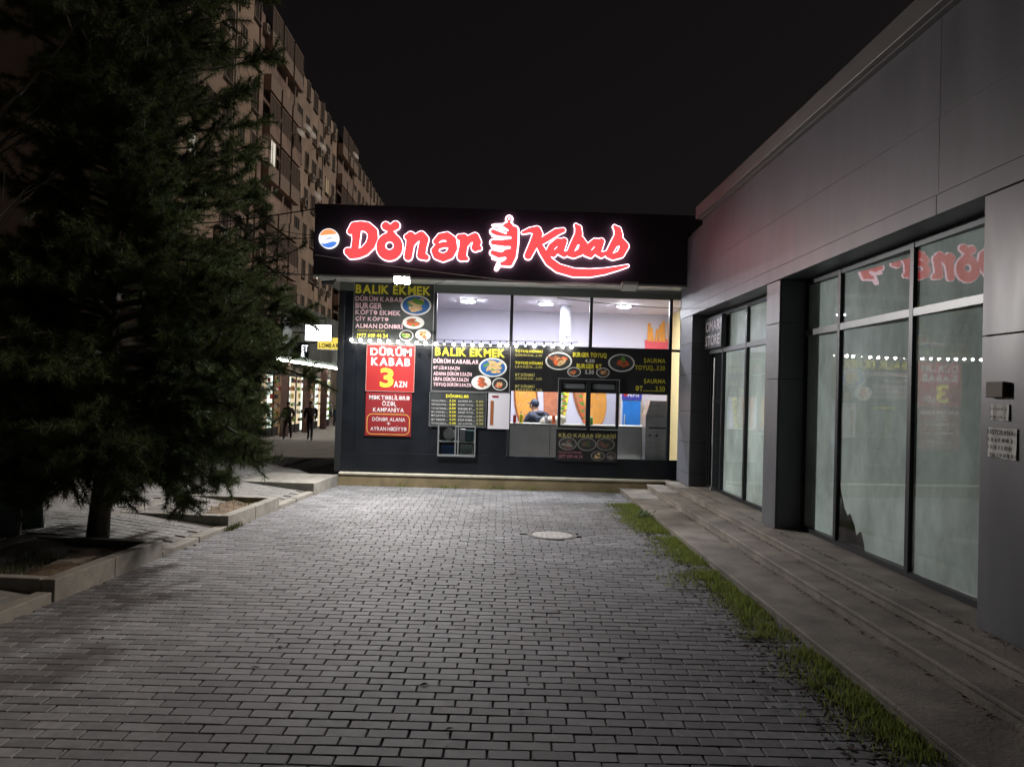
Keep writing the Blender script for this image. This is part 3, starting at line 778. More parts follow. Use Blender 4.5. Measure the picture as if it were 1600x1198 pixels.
T(b, '3', (594, 575, 615, 605), M_YEL, bold=0.03); T(b, 'AZN', (615.5, 595.5, 636, 605), M_WHITE, bold=0.04)
b = board('campaign_sign', (571, 613.5, 642.5, 681), M_RED2, 'dark red student offer sign with a gold rounded frame, below the price sign', 'sign')
T(b, 'MƏKTƏBLİLƏRƏ', (577, 616, 640, 624.5), M_WHITE); T(b, 'ÖZƏL', (597, 625.5, 619, 634), M_WHITE); T(b, 'KAMPANİYA', (583, 635, 631, 643.5), M_WHITE)
T(b, 'DÖNƏR ALANA', (582, 651, 633, 658), M_WHITE, bold=.01); T(b, '+', (604.5, 659, 610, 664), M_WHITE); T(b, 'AYRAN HƏDİYYƏ', (579, 665, 635, 673), M_WHITE, bold=.01)
r = rc(573, 646.5, 640, 679, YB)
def ring_pts(x0, x1, z0, z1, q, n=5):
    out = []
    for cx, cz, t0 in ((x1 - q, z1 - q, 0), (x0 + q, z1 - q, 90), (x0 + q, z0 + q, 180), (x1 - q, z0 + q, 270)):
        for k in range(n + 1): t = rad(t0 + 90 * k / n); out.append((cx + q * math.cos(t), YB - 0.003, cz + q * math.sin(t)))
    return out
po, pi_ = ring_pts(*r, 0.09), ring_pts(r[0] + .014, r[1] - .014, r[2] + .014, r[3] - .014, .078)
n = len(po); MB().add(po + pi_, [(k, (k + 1) % n, n + (k + 1) % n, n + k) for k in range(n)]).build('gold_frame', mat('gold_print', (.6, .33, .07), .5), b)
b = board('menu_board', (675, 541, 796.5, 611.5), M_BOARD, 'black menu board headed BALIK EKMEK hanging under the string of bulbs', edge=mat('board_edge', (.35, .35, .36), .5))
T(b, 'BALIK EKMEK', (680, 544, 789, 557), M_YEL, bold=0.035)
for s, x1, y, h in (('DÜRÜM KABABLAR', 748, 560, 8), ('ƏT LÜLƏ 3.0AZN', 718, 571, 6.5), ('ADANA DÜRÜM 3.5AZN', 737, 580, 7), ('URFA DÜRÜM 3.5AZN', 732, 588.5, 7), ('TOYUQ DÜRÜM 3.0AZN', 736, 597, 7.5)):
    T(b, s, (677.5, y, x1, y + h), M_PINKW, bold=0.03)
food(b, 770, 574, 22, 15, [M_BREAD, M_GREEN, M_BREAD], inner=M_BLUE); food(b, 752, 597.5, 15.5, 11, [M_TOMATO, M_MEAT], inner=M_PLATE, lay=1); food(b, 781, 600, 12, 10, [M_TOMATO, M_BREAD], lay=2)
b = board('price_list', (671.5, 613.5, 759, 666), M_BOARD2, 'price list board with two columns of small white print under the middle menu board', edge=M_TRIM)
T(b, 'DÖNƏRLƏR', (697, 615.5, 733, 621.5), M_YEL, bold=.03)
pr = ['2.50', '2.80', '3.00', '3.00', '3.50', '4.00', '5.00']
for i in range(7):
    y = 624.5 + i * 5.8
    T(b, ['TOYUQ ÇÖRƏK', 'TOYUQ LAVAŞ', 'TOYUQ TƏNDİR', 'ƏT ÇÖRƏK', 'ƏT LAVAŞ', 'ƏT TƏNDİR', 'TOYUQ PORSİYA'][i] + '.....', (674, y, 700, y + 3.2), M_WHITE, bold=.01)
    T(b, pr[i], (702, y, 712, y + 3.2), M_YEL, bold=.02)
    T(b, ['ŞAURMA ƏT', 'ŞAURMA TOYUQ', 'BURGER ƏT', 'BURGER TOYUQ', 'KÖFTƏ EKMEK', 'BALIK EKMEK', 'ÇİY KÖFTƏ'][i] + '.....', (716, y + 1, 742, y + 4.2), M_WHITE, bold=.01)
    T(b, pr[6 - i], (744, y + 1, 755, y + 4.2), M_DYEL, bold=.02)
b = board('white_poster', (762.5, 614, 796, 670), mat('white_poster_paper', (.62, .6, .66), .7), 'white poster with a narrow brown picture strip beside the price list', 'poster')
r = rc(766, 626, 771, 664, YB); MB().box(r[0], r[1], YB - .004, YB - .003, r[2], r[3]).build('picture_strip', M_BROWN, b)
r = rc(769, 618, 779, 621, YB); MB().box(r[0], r[1], YB - .004, YB - .003, r[2], r[3]).build('print_line', M_RED2, b)
b = board('menu_band', (798.5, 542, 1045, 614), M_BOARD, 'long black menu band with burger and shaurma prices across the kiosk windows', edge=None)
for i, (s1, s2) in enumerate((('TOYUQ DÖNƏRİ', 'ÇÖRƏKDƏ...2.50'), ('TOYUQ DÖNƏRİ', 'LAVAŞDA...2.80'), ('ƏT DÖNƏRİ', 'ÇÖRƏKDƏ...3.00'), ('ƏT DÖNƏRİ', 'LAVAŞDA...3.50'))):
    y = (545.5, 564, 582, 600)[i]
    T(b, s1, (805, y, 848 if i < 2 else 835, y + 6), M_YEL if i < 2 else M_DYEL, bold=.03); T(b, s2, (805, y + 7, 847, y + 12), M_DYEL, bold=.02)
food(b, 873, 564, 21, 14, [M_TOMATO, M_MEAT, M_BREAD]); food(b, 897, 581, 10.5, 7.5, [M_BREAD, M_TOMATO]); food(b, 942, 582, 10.5, 7.5, [M_BREAD, M_MEAT]); food(b, 971, 567, 21, 14, [M_TOMATO, M_GREEN, M_MEAT])
T(b, 'BURGER TOYUQ', (895, 551, 948, 559.5), M_YEL, bold=.03); T(b, '4.50', (914, 561, 929, 566.5), M_WHITE, bold=.03)
T(b, 'BURGER ƏT', (901, 568.5, 940, 576), M_YEL, bold=.03); T(b, '5.50', (914, 578, 928, 584.5), M_WHITE, bold=.03)
T(b, 'ŞAURMA', (1006, 560, 1040, 568.5), M_YEL); T(b, 'TOYUQ...3.20', (992, 571, 1039, 579.5), M_YEL)
T(b, 'ŞAURMA', (1006, 592, 1040, 600.5), M_YEL); T(b, 'ƏT.........3.50', (993, 603, 1039, 611.5), M_YEL)
b = board('order_board', (868.5, 671.5, 965, 721), M_BOARD, 'black board headed KILO KABAB with pictures of kebab platters below the serving window', edge=None)
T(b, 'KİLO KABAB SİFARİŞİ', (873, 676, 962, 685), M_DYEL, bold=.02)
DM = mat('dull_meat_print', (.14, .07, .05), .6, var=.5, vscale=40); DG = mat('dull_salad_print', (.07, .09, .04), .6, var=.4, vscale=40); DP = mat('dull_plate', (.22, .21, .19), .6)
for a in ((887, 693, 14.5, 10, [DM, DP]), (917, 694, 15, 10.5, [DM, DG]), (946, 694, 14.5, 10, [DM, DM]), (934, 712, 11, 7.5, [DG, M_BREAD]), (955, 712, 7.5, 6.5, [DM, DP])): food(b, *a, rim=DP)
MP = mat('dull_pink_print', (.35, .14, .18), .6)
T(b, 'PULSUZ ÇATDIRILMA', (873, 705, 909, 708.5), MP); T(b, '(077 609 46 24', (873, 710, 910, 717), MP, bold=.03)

# --- illuminated sign
M_SRED = glow('sign_red_face', (1.0, 0.035, 0.038), E_RED); M_SRIM = glow('sign_white_rim', (1.0, 0.60, 0.70), E_RIM)
sign = thing('illuminated_sign', (0.0, YF, 3.6), 'glowing red script sign reading Doner Kabab with white outlines on the black fascia', 'sign')
YL = YF - 0.045
def tf_from(x0, y0, sc):
    def tf(x, y): p = at(x0 + x / sc, y0 + y / sc, YL); return p.x, p.z
    return tf
z1, z2, z5 = tf_from(480, 300, 4.99), tf_from(760, 300, 4.99), tf_from(490, 330, 9.98)
GL = [
 (z5, 1.9, [[(575, 320, 34), (640, 245, 58), (740, 235, 60), (840, 250, 60), (922, 330, 66), (928, 420, 66), (888, 530, 62), (800, 622, 58), (700, 668, 54), (590, 690, 44), (530, 640, 34)], [(670, 300, 62), (665, 450, 46), (645, 600, 46)], [(530, 625, 36), (640, 640, 50)]]),
 (z1, 1, [[(643 + 68 * math.cos(t), 425 + 70 * math.sin(t), 27 + 8 * max(0, math.sin(t))) for t in np.linspace(0, 2 * math.pi, 25)], [(614, 268, 25), (650, 292, 20)], [(690, 264, 26), (650, 292, 20)], [(628, 330, 6), (652, 318, 12), (680, 332, 6)]]),
 (z1, 1, [[(778, 352, 14), (808, 345, 26), (803, 420, 25), (788, 505, 24)], [(803, 425, 15), (845, 365, 22), (890, 342, 26), (915, 370, 26), (900, 430, 25), (890, 495, 26), (928, 512, 16)]]),
 (z1, 1, [[(1003, 388, 14), (1040, 352, 20), (1090, 346, 24), (1128, 378, 28), (1138, 440, 27), (1112, 492, 26), (1060, 514, 24), (1012, 495, 24), (994, 460, 20), (1018, 425, 16), (1070, 412, 15), (1130, 415, 16)]]),
 (z1, 1, [[(1188, 355, 16), (1222, 360, 24), (1218, 430, 25), (1205, 505, 28), (1240, 522, 10)], [(1220, 430, 14), (1262, 372, 22), (1308, 352, 24), (1326, 392, 24), (1312, 435, 24), (1345, 440, 10)]]),
 (z2, 1, [[(285, 318, 4), (340, 300, 13), (392, 302, 26), (400, 330, 30), (372, 400, 28), (325, 498, 22)], [(598, 300, 10), (545, 315, 20), (470, 362, 20), (400, 405, 16)], [(405, 405, 16), (440, 470, 22), (490, 545, 25), (560, 596, 26), (680, 630, 26), (800, 634, 24), (920, 620, 17), (1020, 598, 9), (1100, 577, 2)]]),
 (z2, 1, [[(598, 392, 18), (555, 388, 18), (508, 430, 20), (488, 472, 19), (522, 490, 14), (565, 445, 12), (604, 385, 18), (578, 470, 17), (606, 490, 14), (645, 468, 6)]]),
 (z2, 1, [[(697, 262, 6), (716, 285, 18), (718, 330, 22), (685, 400, 22), (648, 480, 18)], [(685, 405, 12), (735, 375, 20), (758, 415, 24), (735, 468, 20), (680, 494, 16), (645, 485, 14)]]),
 (z2, 1, [[(888, 395, 18), (845, 390, 18), (798, 432, 20), (778, 476, 19), (812, 494, 14), (855, 448, 12), (894, 388, 18), (868, 474, 17), (896, 494, 14), (940, 472, 6)]]),
 (z2, 1, [[(998, 272, 6), (1022, 298, 20), (1030, 340, 24), (990, 412, 22), (950, 488, 18)], [(990, 418, 12), (1045, 385, 22), (1076, 425, 26), (1045, 486, 22), (985, 508, 16), (950, 495, 14)]]),
]
ln = 0
for tf, q, st in GL:
    ln += 1
    holder = MB().box(*(lambda p: (p[0] - .02, p[0] + .02, YL + .03, YF - .001, p[1] - .02, p[1] + .02))(tf(*st[0][len(st[0]) // 2][:2]))).build('letter', M_FRAME, sign)
    sdf_shape(st, 13 * q, tf, YL + 0.0012 * (ln % 2), 0.018, M_SRIM, holder, 'glowing_rim', step=4 * q)
    sdf_shape(st, 7 * q, tf, YL - 0.024, 0.004, M_SRED, holder, 'red_face', step=4 * q)
ic = MB().box(0.03, 0.07, YL + .03, YF - .001, 4.1, 4.14).build('doner_spit_emblem', M_FRAME, sign)
body = [[(178, 213, 20)], [(178, 230, 10), (176, 265, 10)], [(70, 272, 12), (150, 272, 14), (215, 300, 30), (218, 400, 26), (205, 500, 26), (180, 555, 24), (120, 560, 14)], [(50, 310, 16), (120, 340, 20), (190, 330, 30)], [(52, 395, 18), (120, 400, 22), (190, 400, 30)], [(50, 475, 18), (120, 500, 26), (185, 480, 36)], [(100, 560, 10), (78, 600, 6)], [(170, 280, 40), (170, 540, 30)]]
sdf_shape(body, 12, z2, YL, 0.018, M_SRIM, ic, 'glowing_rim', step=4)
sdf_shape(body[:2] + body[2:6] + body[7:], 0, z2, YL - 0.024, 0.004, M_SRED, ic, 'red_face', step=4)
for st in ([[(45, 262, 7), (105, 268, 12), (165, 302, 7)]], [[(48, 345, 10), (110, 362, 14), (185, 360, 10)]], [[(45, 430, 10), (110, 442, 15), (180, 436, 10)]], [[(50, 520, 12), (100, 530, 15), (145, 520, 10)]], [[(95, 565, 9), (76, 608, 5)]], [[(90, 300, 8), (150, 322, 9)]], [[(178, 213, 9)]]):
    sdf_shape(st, 0, z2, YL - 0.031, 0.002, M_SRIM, ic, 'white_slice', step=3)
# round drinks emblem
p = at(514, 373, YL); R_ = 15.6 * YL / CAM_F
em = tag(MB().tube([(p.x, YF - .001, p.z), (p.x, YL - .02, p.z)], R_, 36).build('round_emblem', glow('emblem_white', (1, .97, .98), .5)), 'small glowing round emblem, orange above and blue below, left on the fascia', 'sign')
def seg(f, lo, hi, m, n):
    g = MB(); top = []; bot = []
    for k in range(25):
        x = -1 + 2 * k / 24; cz = math.sqrt(max(0, 1 - x * x)) * .93
        a, b2 = lo(x), hi(x); a, b2 = max(-cz, min(cz, a)), max(-cz, min(cz, b2))
        top.append((p.x + x * R_ * .93, YL - .023, p.z + b2 * R_)); bot.append((p.x + x * R_ * .93, YL - .023, p.z + a * R_))
    for k in range(24): g.add([bot[k], bot[k + 1], top[k + 1], top[k]], [(0, 1, 2, 3)])
    g.build(n, m, em)
seg(0, lambda x: .38 + .12 * x, lambda x: 2, glow('emblem_orange', (1, .38, .14), .42), 'orange_cap')
seg(0, lambda x: -2, lambda x: -.42 + .12 * math.sin(3 * x), glow('emblem_blue', (.09, .26, .85), .42), 'blue_base')
seg(0, lambda x: -.06 + .08 * math.sin(5 * x), lambda x: .0 + .1 * math.sin(5 * x + .5), glow('emblem_line', (.25, .33, .6), .38), 'wavy_line')

# --- lamps of the kiosk
def floodlight(px, py, lit, label):
    q = onz(px, py - 8, 3.50)
    t = thing('floodlight', (q.x, q.y, 3.40), label, 'floodlight', 'floodlights under the kiosk canopy')
    MB().hexa([(q.x - .13, q.y - .08, 3.457), (q.x + .13, q.y - .08, 3.457), (q.x + .13, q.y + .09, 3.360), (q.x - .13, q.y + .09, 3.360), (q.x - .13, q.y - .07, 3.50), (q.x + .13, q.y - .07, 3.50), (q.x + .13, q.y + .11, 3.48), (q.x - .13, q.y + .11, 3.48)]).build('housing', M_SOFFIT, t, bevel=.003)
    MB().poly([(q.x - .11, q.y - .07, 3.449), (q.x - .11, q.y + .07, 3.364), (q.x + .11, q.y + .07, 3.364), (q.x + .11, q.y - .07, 3.449)]).build('lens', glow('flood_lens', (1.0, .98, .95), E_FLOOD) if lit else mat('lens_off', (.75, .75, .72), .3), t)
    MB().box(q.x - .02, q.x + .02, q.y - .02, q.y + .02, 3.501, 3.52).build('bracket', M_FRAME, t)
floodlight(628, 437, True, 'switched on white floodlight under the canopy above the left menu board')
floodlight(984, 449, False, 'unlit pale floodlight under the canopy near the grey shop building')
cctv = thing('security_camera', (*at(515, 440, 13.6)[:2], 3.44), 'small dark security camera under the left end of the kiosk canopy', 'camera')
q = at(513, 441, 13.6)
MB().tube([(q.x - .10, q.y - .05, 3.44), (q.x + .08, q.y + .02, 3.46)], [.03, .04], 12).build('body', M_CABLE, cctv)
MB().tube([(q.x + .08, q.y + .02, 3.46), (q.x + .12, q.y + .03, 3.52)], .015, 8).build('bracket', M_CABLE, cctv)
sl = thing('string_lights', (0, 13.72, 2.4), 'string of round white bulbs hung across the kiosk front', 'string lights')
M_BULB = glow('bulb_white', (1.0, .96, .88), E_BULB); M_BULB2 = glow('bulb_dim', (1.0, .96, .88), E_BULB * .25)
bxs = [(549, 1), (563.4, 1), (578, 1), (592.7, 1), (607, 1), (622, 1), (636.6, 1), (651, 1), (665, 1), (681, 1), (694, 0), (709, 1), (724, 1), (738, 1), (752, 1), (766, 0), (781, 1), (792, 1), (806.7, 1), (821, 0), (835.6, 1), (850, 0), (864, 1), (879.4, 1), (893, 1)]
cab = []
for x, big in bxs:
    yy = 532 + (x - 549) * 0.0315 + 1.0 * math.sin(x * .02)
    c = at(x, yy, 13.74); r = .028 if big else .015
    bo = MB().ball(c, r, 12, 8).build('bulb', M_BULB if big else M_BULB2, sl, smooth=True)
    MB().tube([(c.x, c.y, c.z + r * .8), (c.x, c.y, c.z + .07)], .012, 8).build('socket', M_CABLE, bo)
    cab.append((c.x, c.y, c.z + .075))
a = at(531, 560, 13.9); MB().tube([(a.x, 13.93, a.z), at(535, 537, 13.85)] + cab + [(cab[-1][0] + .12, 13.9, cab[-1][2] + .02)], .005, 6).build('cable', M_CABLE, sl)
for x in (732, 853, 975):
    q = onz(x, {732: 470, 853: 474, 975: 478}[x], 3.425)
    t = thing('ceiling_spotlight', (q.x, q.y, 3.40), {732: 'bright ceiling spotlight seen through the left upper kiosk pane', 853: 'bright ceiling spotlight seen through the middle upper kiosk pane', 975: 'bright ceiling spotlight seen through the right upper kiosk pane, near the fries mural'}[x], 'spotlight', 'ceiling spotlights inside the kiosk')
    MB().tube([(q.x, q.y, 3.439), (q.x, q.y, 3.41)], .14, 20).build('ring', M_TRIM, t)
    MB().tube([(q.x, q.y, 3.409), (q.x, q.y, 3.400)], .125, 20).build('lens', glow('spot_lens', (.93, .92, 1.0), E_SPOT), t)

# --- inside the kiosk
YM = 17.19
def shape(px): return [tuple(at(x, y, YM)) for x, y in px]
mur = MB()
def mural_ell(cx, cy, rx, ry, mi, dy, rot=0):
    c = at(cx, cy, YM); k = YM / CAM_F; mur.ell(c.x, c.z, rx * k, ry * k, YM - .004 - dy, mi, rot=rot, n=36)
def mural_poly(px, mi, dy): mur.poly([(a, YM - .004 - dy, c) for a, b_, c in shape(px)][::-1], mi)
mural_ell(822, 625, 19, 50, 0, .0, .12); mural_ell(822, 625, 16, 46, 1, .001, .12)
mural_poly([(848, 560), (882, 560), (870, 672), (850, 672)], 2, .000)
mural_poly([(885, 570), (897, 570), (880, 668), (874, 668)], 3, .0005)
mural_ell(920, 615, 25, 56, 0, .001, .22); mural_ell(924, 612, 22, 53, 1, .0015, .22); mural_ell(905, 620, 5, 44, 2, .002, .30)
for k in range(60):
    a_ = random.uniform(0, 6.28); q_ = math.sqrt(random.random()); 
    for cx_, cy_ in ((822, 625), (926, 612)):
        mural_ell(cx_ + 13 * q_ * math.cos(a_), cy_ + 40 * q_ * math.sin(a_), random.uniform(.6, 1.6), random.uniform(.5, 1.1), 4 if k % 3 else 2, .003 + k * .0001, random.uniform(0, 3))
for k in range(26):
    yy_ = 575 + k * 3.7; mural_ell(890 - (yy_ - 570) * .16 + random.uniform(-3, 3), yy_, random.uniform(2, 4.5), random.uniform(1.5, 3), 5 if k % 2 else 2, .0028 + k * .0001, random.uniform(-1, 1))
    mural_ell(903 + (yy_ - 570) * .10 + random.uniform(-3, 3), yy_, random.uniform(2, 4), random.uniform(1.5, 3.5), 6 if k % 3 else 5, .0058 + k * .0001, random.uniform(-1, 1))
mur_o = mur.build('wall_mural', [M_BROWN, M_ORANGE, mat('mural_brick', (.45, .16, .08), .7, var=.25, vscale=6), M_YEL, M_BREAD, M_GREEN, M_TOMATO])
tag(mur_o, 'wall mural of large orange bread rolls behind the serving window', 'mural')
fr = MB(); c0 = at(1034, 540, YM); k = YM / CAM_F
def fp(pts, mi, dy): fr.poly([(c0.x + x * k, YM - .004 - dy, c0.z - y * k) for x, y in pts][::-1], mi)
fp([(-27, -8), (34, -12), (27, 44), (-18, 44)], 0, 0)
for i in range(9):
    x = -24 + i * 6.4 + random.uniform(-1, 1); h = random.uniform(26, 40); d = random.uniform(-3, 3)
    fp([(x, -6), (x + 5, -6), (x + 5 + d, -h), (x + d, -h)], 1, .001 + i * .0003)
fp([(-27, -8), (-10, -4), (10, -3), (34, -12), (33, 8), (-26, 8)], 0, .005)
tag(fr.build('fries_mural', [mat('mural_red', (.72, .10, .14), .7), M_ORANGE]), 'wall mural of a red carton of golden fries at the right end of the kiosk', 'mural')
ct = thing('service_counter', (1.5, 15.0, .24), 'grey service counter with a pale top behind the kiosk glass', 'counter')
for a, b2 in ((0.0, .95), (.96, 1.98), (1.99, 2.95)):
    bx('front_panel', M_COUNTER, ct, a, b2, 14.72, 14.75, .24, 1.08, bevel=.004)
bx('counter_top', mat('counter_top', (.55, .54, .5), .4, var=.1, vscale=9), ct, -.1, 3.0, 14.68, 15.25, 1.085, 1.12, bevel=.004)
bx('body', mat('counter_body', (.2, .2, .2), .6), ct, 0.02, 2.93, 14.752, 15.2, .24, 1.084)
cl_cols = [M_RED, M_YEL, M_WHITE, M_TOMATO, M_GREEN]
for k, (x, lb) in enumerate(((.30, 'red sauce bottle on the kiosk counter left of the person in the cap'), (.42, 'yellow sauce bottle beside the red one on the kiosk counter'), (.88, 'white sauce bottle on the kiosk counter by the paper sack'), (1.02, 'dark orange sauce bottle on the kiosk counter left of the serving window frame'), (1.72, 'green sauce bottle on the kiosk counter behind the right serving pane'))):
    h_ = (.19, .22, .17, .21, .18)[k]; m_ = cl_cols[k]
    t = thing('sauce_bottle', (x, 14.80, 1.12), lb, 'bottle', 'sauce bottles on the kiosk counter')
    MB().tube([(x, 14.80, 1.12), (x, 14.80, 1.12 + h_ * .7), (x, 14.80, 1.12 + h_ * .8)], [.032, .032, .014], 12).build('bottle_body', m_, t)
    MB().tube([(x, 14.80, 1.12 + h_ * .8), (x, 14.80, 1.12 + h_)], [.014, .006], 10).build('nozzle', M_WHITE, t)
# things on the shelves behind the wicket
cup = thing('supply_shelf', ((wk[0] + wk[1]) / 2, 14.3, .24), 'small supply shelf with plates and boxes seen through the low wicket window', 'shelf')
bx('back', mat('shelf_dark', (.05, .05, .05), .7), cup, wk[0] - .1, wk[1] + .1, 14.5, 14.53, .24, 1.25)
wz0 = (wk[2] + wk[3]) / 2
for z in (wk[2] - .03, wz0 - .02): bx('shelf_board', M_TRIM, cup, wk[0] - .1, wk[1] + .1, 14.12, 14.498, z - .015, z)
MB().tube([(wk[0] + .18, 14.20, wz0 + .11), (wk[0] + .18, 14.23, wz0 + .11)], .105, 24).build('plate', M_PLATE, cup)
bx('storage_box', M_BLUE, cup, wk[0] + .05, wk[0] + .28, 14.15, 14.4, wk[2] - .029, wk[2] + .16)
bx('storage_box', mat('box_mint', (.45, .58, .5), .6), cup, wk[0] + .38, wk[1] - .06, 14.15, 14.4, wk[2] - .029, wk[2] + .18)
bx('storage_box', M_WHITE, cup, wk[0] + .37, wk[0] + .46, 14.15, 14.4, wz0 - .019, wz0 + .2)
bx('storage_box', mat('box_teal', (.06, .13, .13), .6), cup, wk[0] + .47, wk[1] - .04, 14.15, 14.4, wz0 - .019, wz0 + .18)
# steel grill hood
q0, q1 = at(1001, 690, 14.75), at(1037, 690, 14.75)
gh = thing('grill_cabinet', ((q0.x + q1.x) / 2, 14.6, .24), 'stainless steel grill cabinet with sloping hood at the right kiosk window', 'grill')
x0, x1 = q0.x, q1.x + .02
bx('cabinet', M_STEEL, gh, x0, x1, 14.3, 14.66, .24, 1.32, bevel=.006)
MB().hexa([(x0, 14.3, 1.325), (x1, 14.3, 1.325), (x1, 14.66, 1.325), (x0, 14.66, 1.325), (x0 + .09, 14.36, 1.60), (x1 - .03, 14.36, 1.60), (x1 - .03, 14.66, 1.60), (x0 + .09, 14.66, 1.60)]).build('hood', M_STEEL, gh)
bx('vent_slot', M_CABLE, gh, x0 + .06, x1 - .06, 14.296, 14.299, 1.10, 1.13)
for dx in (.08, .2): MB().tube([(x0 + dx, 14.3, .98), (x0 + dx, 14.27, .98)], .018, 10).build('knob', M_CABLE, gh)
q0, q1 = at(974, 640, 16.6), at(999, 640, 16.6)
fg = thing('drinks_fridge', ((q0.x + q1.x) / 2, 16.8, .24), 'drinks fridge with blue header and cyan front inside the kiosk', 'fridge')
bx('cabinet', mat('fridge_white', (.6, .6, .62), .4), fg, q0.x - .05, q1.x + .05, 16.6, 17.15, .24, 1.85, bevel=.01)
bx('door', mat('fridge_blue', (.02, .16, .55), .3, var=.3, vscale=2), fg, q0.x - .02, q1.x + .02, 16.57, 16.597, .45, 1.58)
h = bx('header', mat('fridge_header', (.03, .04, .30), .4), fg, q0.x - .04, q1.x + .04, 16.575, 16.597, 1.6, 1.82)
letters('PEPSİ', (q0.x + .08, q1.x - .02, 1.66, 1.76), 16.572, M_WHITE, h)
MB().ell(q0.x + .03, 1.71, .045, .045, 16.572, 0).build('round_logo', M_RED, h)
MB().tube([(q0.x + .02, 16.55, .8), (q0.x + .02, 16.55, 1.3)], .012, 8).build('handle', M_TRIM, fg)
q = at(884, 500, 15.9)
dk = thing('exhaust_pipe', (q.x, 15.9, 2.3), 'vertical grey metal exhaust duct behind the upper middle pane', 'duct')
MB().tube([(q.x, 15.9, 1.9), (q.x, 15.9, 3.43)], .11, 18).build('duct', mat('duct_grey', (.38, .38, .43), .7), dk, smooth=True)
for z in (2.2, 2.8): MB().tube([(q.x, 15.9, z), (q.x, 15.9, z + .03)], .118, 18).build('joint_band', M_TRIM, dk)
bg = MB(); q = at(853, 656, 14.95)
bg.ball((q.x + .1, 14.95, 1.15), (.22, .16, .11), 12, 8); bg.ball((q.x + .27, 15.0, 1.2), (.12, .12, .09), 10, 6)
tag(bg.build('bread_sack', mat('sack_cream', (.55, .52, .44), .9, var=.2, vscale=10), smooth=True), 'pale paper sack lying on the counter next to the seated man', 'sack')

# ================================================================== people
def person(label, base, yaw, joints, bones, mats, extras=None, group=None):
    """one skinned body; bones = [(joint a, joint b, material slot)]"""
    t = thing('person', base, label, 'person', group)
    names = list(joints); me = bpy.data.meshes.new('body')
    me.from_pydata([joints[n][:3] for n in names], [(names.index(a), names.index(b)) for a, b, _ in bones], [])
    o = bpy.data.objects.new('tmp_body', me); COL.objects.link(o)
    md = o.modifiers.new('skin', 'SKIN'); md.use_smooth_shade = True
    sv_ = me.skin_vertices[0].data
    for i, n in enumerate(names):
        r = joints[n][3]; sv_[i].radius = (r, r) if not hasattr(r, '__len__') else r; sv_[i].use_root = n == 'pelvis'
    sb = o.modifiers.new('sub', 'SUBSURF'); sb.levels = 1; sb.render_levels = 1
    bpy.context.view_layer.update()
    m2 = bpy.data.meshes.new_from_object(o.evaluated_get(bpy.context.evaluated_depsgraph_get()))
    bpy.data.objects.remove(o); bpy.data.meshes.remove(me)
    m2.materials.clear()
    for m in mats: m2.materials.append(m)
    segs = [(np.array(joints[a][:3]), np.array(joints[b][:3]), k) for a, b, k in bones]
    for pg in m2.polygons:
        c = np.array(pg.center); best = (9, 0)
        for a, b, k in segs:
            d = b - a; tt = np.clip(np.dot(c - a, d) / (np.dot(d, d) + 1e-9), 0, 1); q = np.linalg.norm(c - a - tt * d)
            if q < best[0]: best = (q, k)
        pg.material_index = best[1]; pg.use_smooth = True
    m2.name = 'body'
    bo = bpy.data.objects.new('body', m2); COL.objects.link(bo); bo.parent = t; WORLD_OF[bo.name] = Vector(base)
    for nm, mb, m in (extras or []):
        off = Vector(base)
        mb.v = [(v[0] + off.x, v[1] + off.y, v[2] + off.z) for v in mb.v]
        mb.build(nm, m, t, smooth=True)
    t.rotation_euler.z = yaw
    return t
def hand(j, bones, side, wrist, d):
    """palm and five fingers hanging from a wrist joint, d = hand direction"""
    w = Vector(joints_v(j[wrist])); d = Vector(d).normalized(); s = 'l' if side < 0 else 'r'
    p = w + d * .07; j['palm' + s] = (*p, (.032, .018)); bones.append((wrist, 'palm' + s, 1))
    fwd = Vector((0, 1, 0)); fwd = (fwd - d * fwd.dot(d)).normalized()
    for k, (o, L) in enumerate(((.026, .075), (.009, .085), (-.008, .078), (-.024, .062))):
        a = p + d * .035 + fwd * o; b = a + d * L * .6; c = b + (d * .8 + Vector((-side * .5, 0, 0))).normalized() * L * .4
        for q, v in enumerate((a, b, c)): j['f%s%d%d' % (s, k, q)] = (*v, .008 - .001 * q)
        bones += [('palm' + s, 'f%s%d0' % (s, k), 1), ('f%s%d0' % (s, k), 'f%s%d1' % (s, k), 1), ('f%s%d1' % (s, k), 'f%s%d2' % (s, k), 1)]
    a = w + d * .035 + fwd * .03; b = a + d * .03 + fwd * .018
    j['t%s0' % s] = (*a, .011); j['t%s1' % s] = (*b, .008); bones += [(wrist, 't%s0' % s, 1), ('t%s0' % s, 't%s1' % s, 1)]
def joints_v(q): return q[:3]
def head_extras(hx, hy, hz, hair=M_HAIR, cap=None):
    h = MB(); h.ball((hx, hy - .012, hz + .035), (.083, .10, .095), 14, 9)
    h.v = [v for v in h.v]
    e = [('cap' if cap else 'hair', h, cap or hair)]
    n = MB(); n.ball((hx, hy + .105, hz - .02), (.016, .022, .026), 8, 6); e.append(('nose', n, M_SKIN))
    for s in (-1, 1):
        b_ = MB(); b_.ball((hx + s * .08, hy, hz - .01), (.012, .022, .032), 8, 6); e.append(('ear', b_, M_SKIN))
        y = MB(); y.ball((hx + s * .032, hy + .088, hz + .005), (.014, .008, .008), 8, 6); e.append(('eye', y, M_HAIR))
    mo = MB(); mo.ball((hx, hy + .092, hz - .062), (.024, .008, .007), 8, 6); e.append(('mouth', mo, mat('lips', (.3, .12, .1), .5)))
    if cap:
        v = MB(); v.ball((hx, hy + .12, hz + .04), (.07, .06, .010), 12, 6); e.append(('cap_peak', v, cap))
    return e
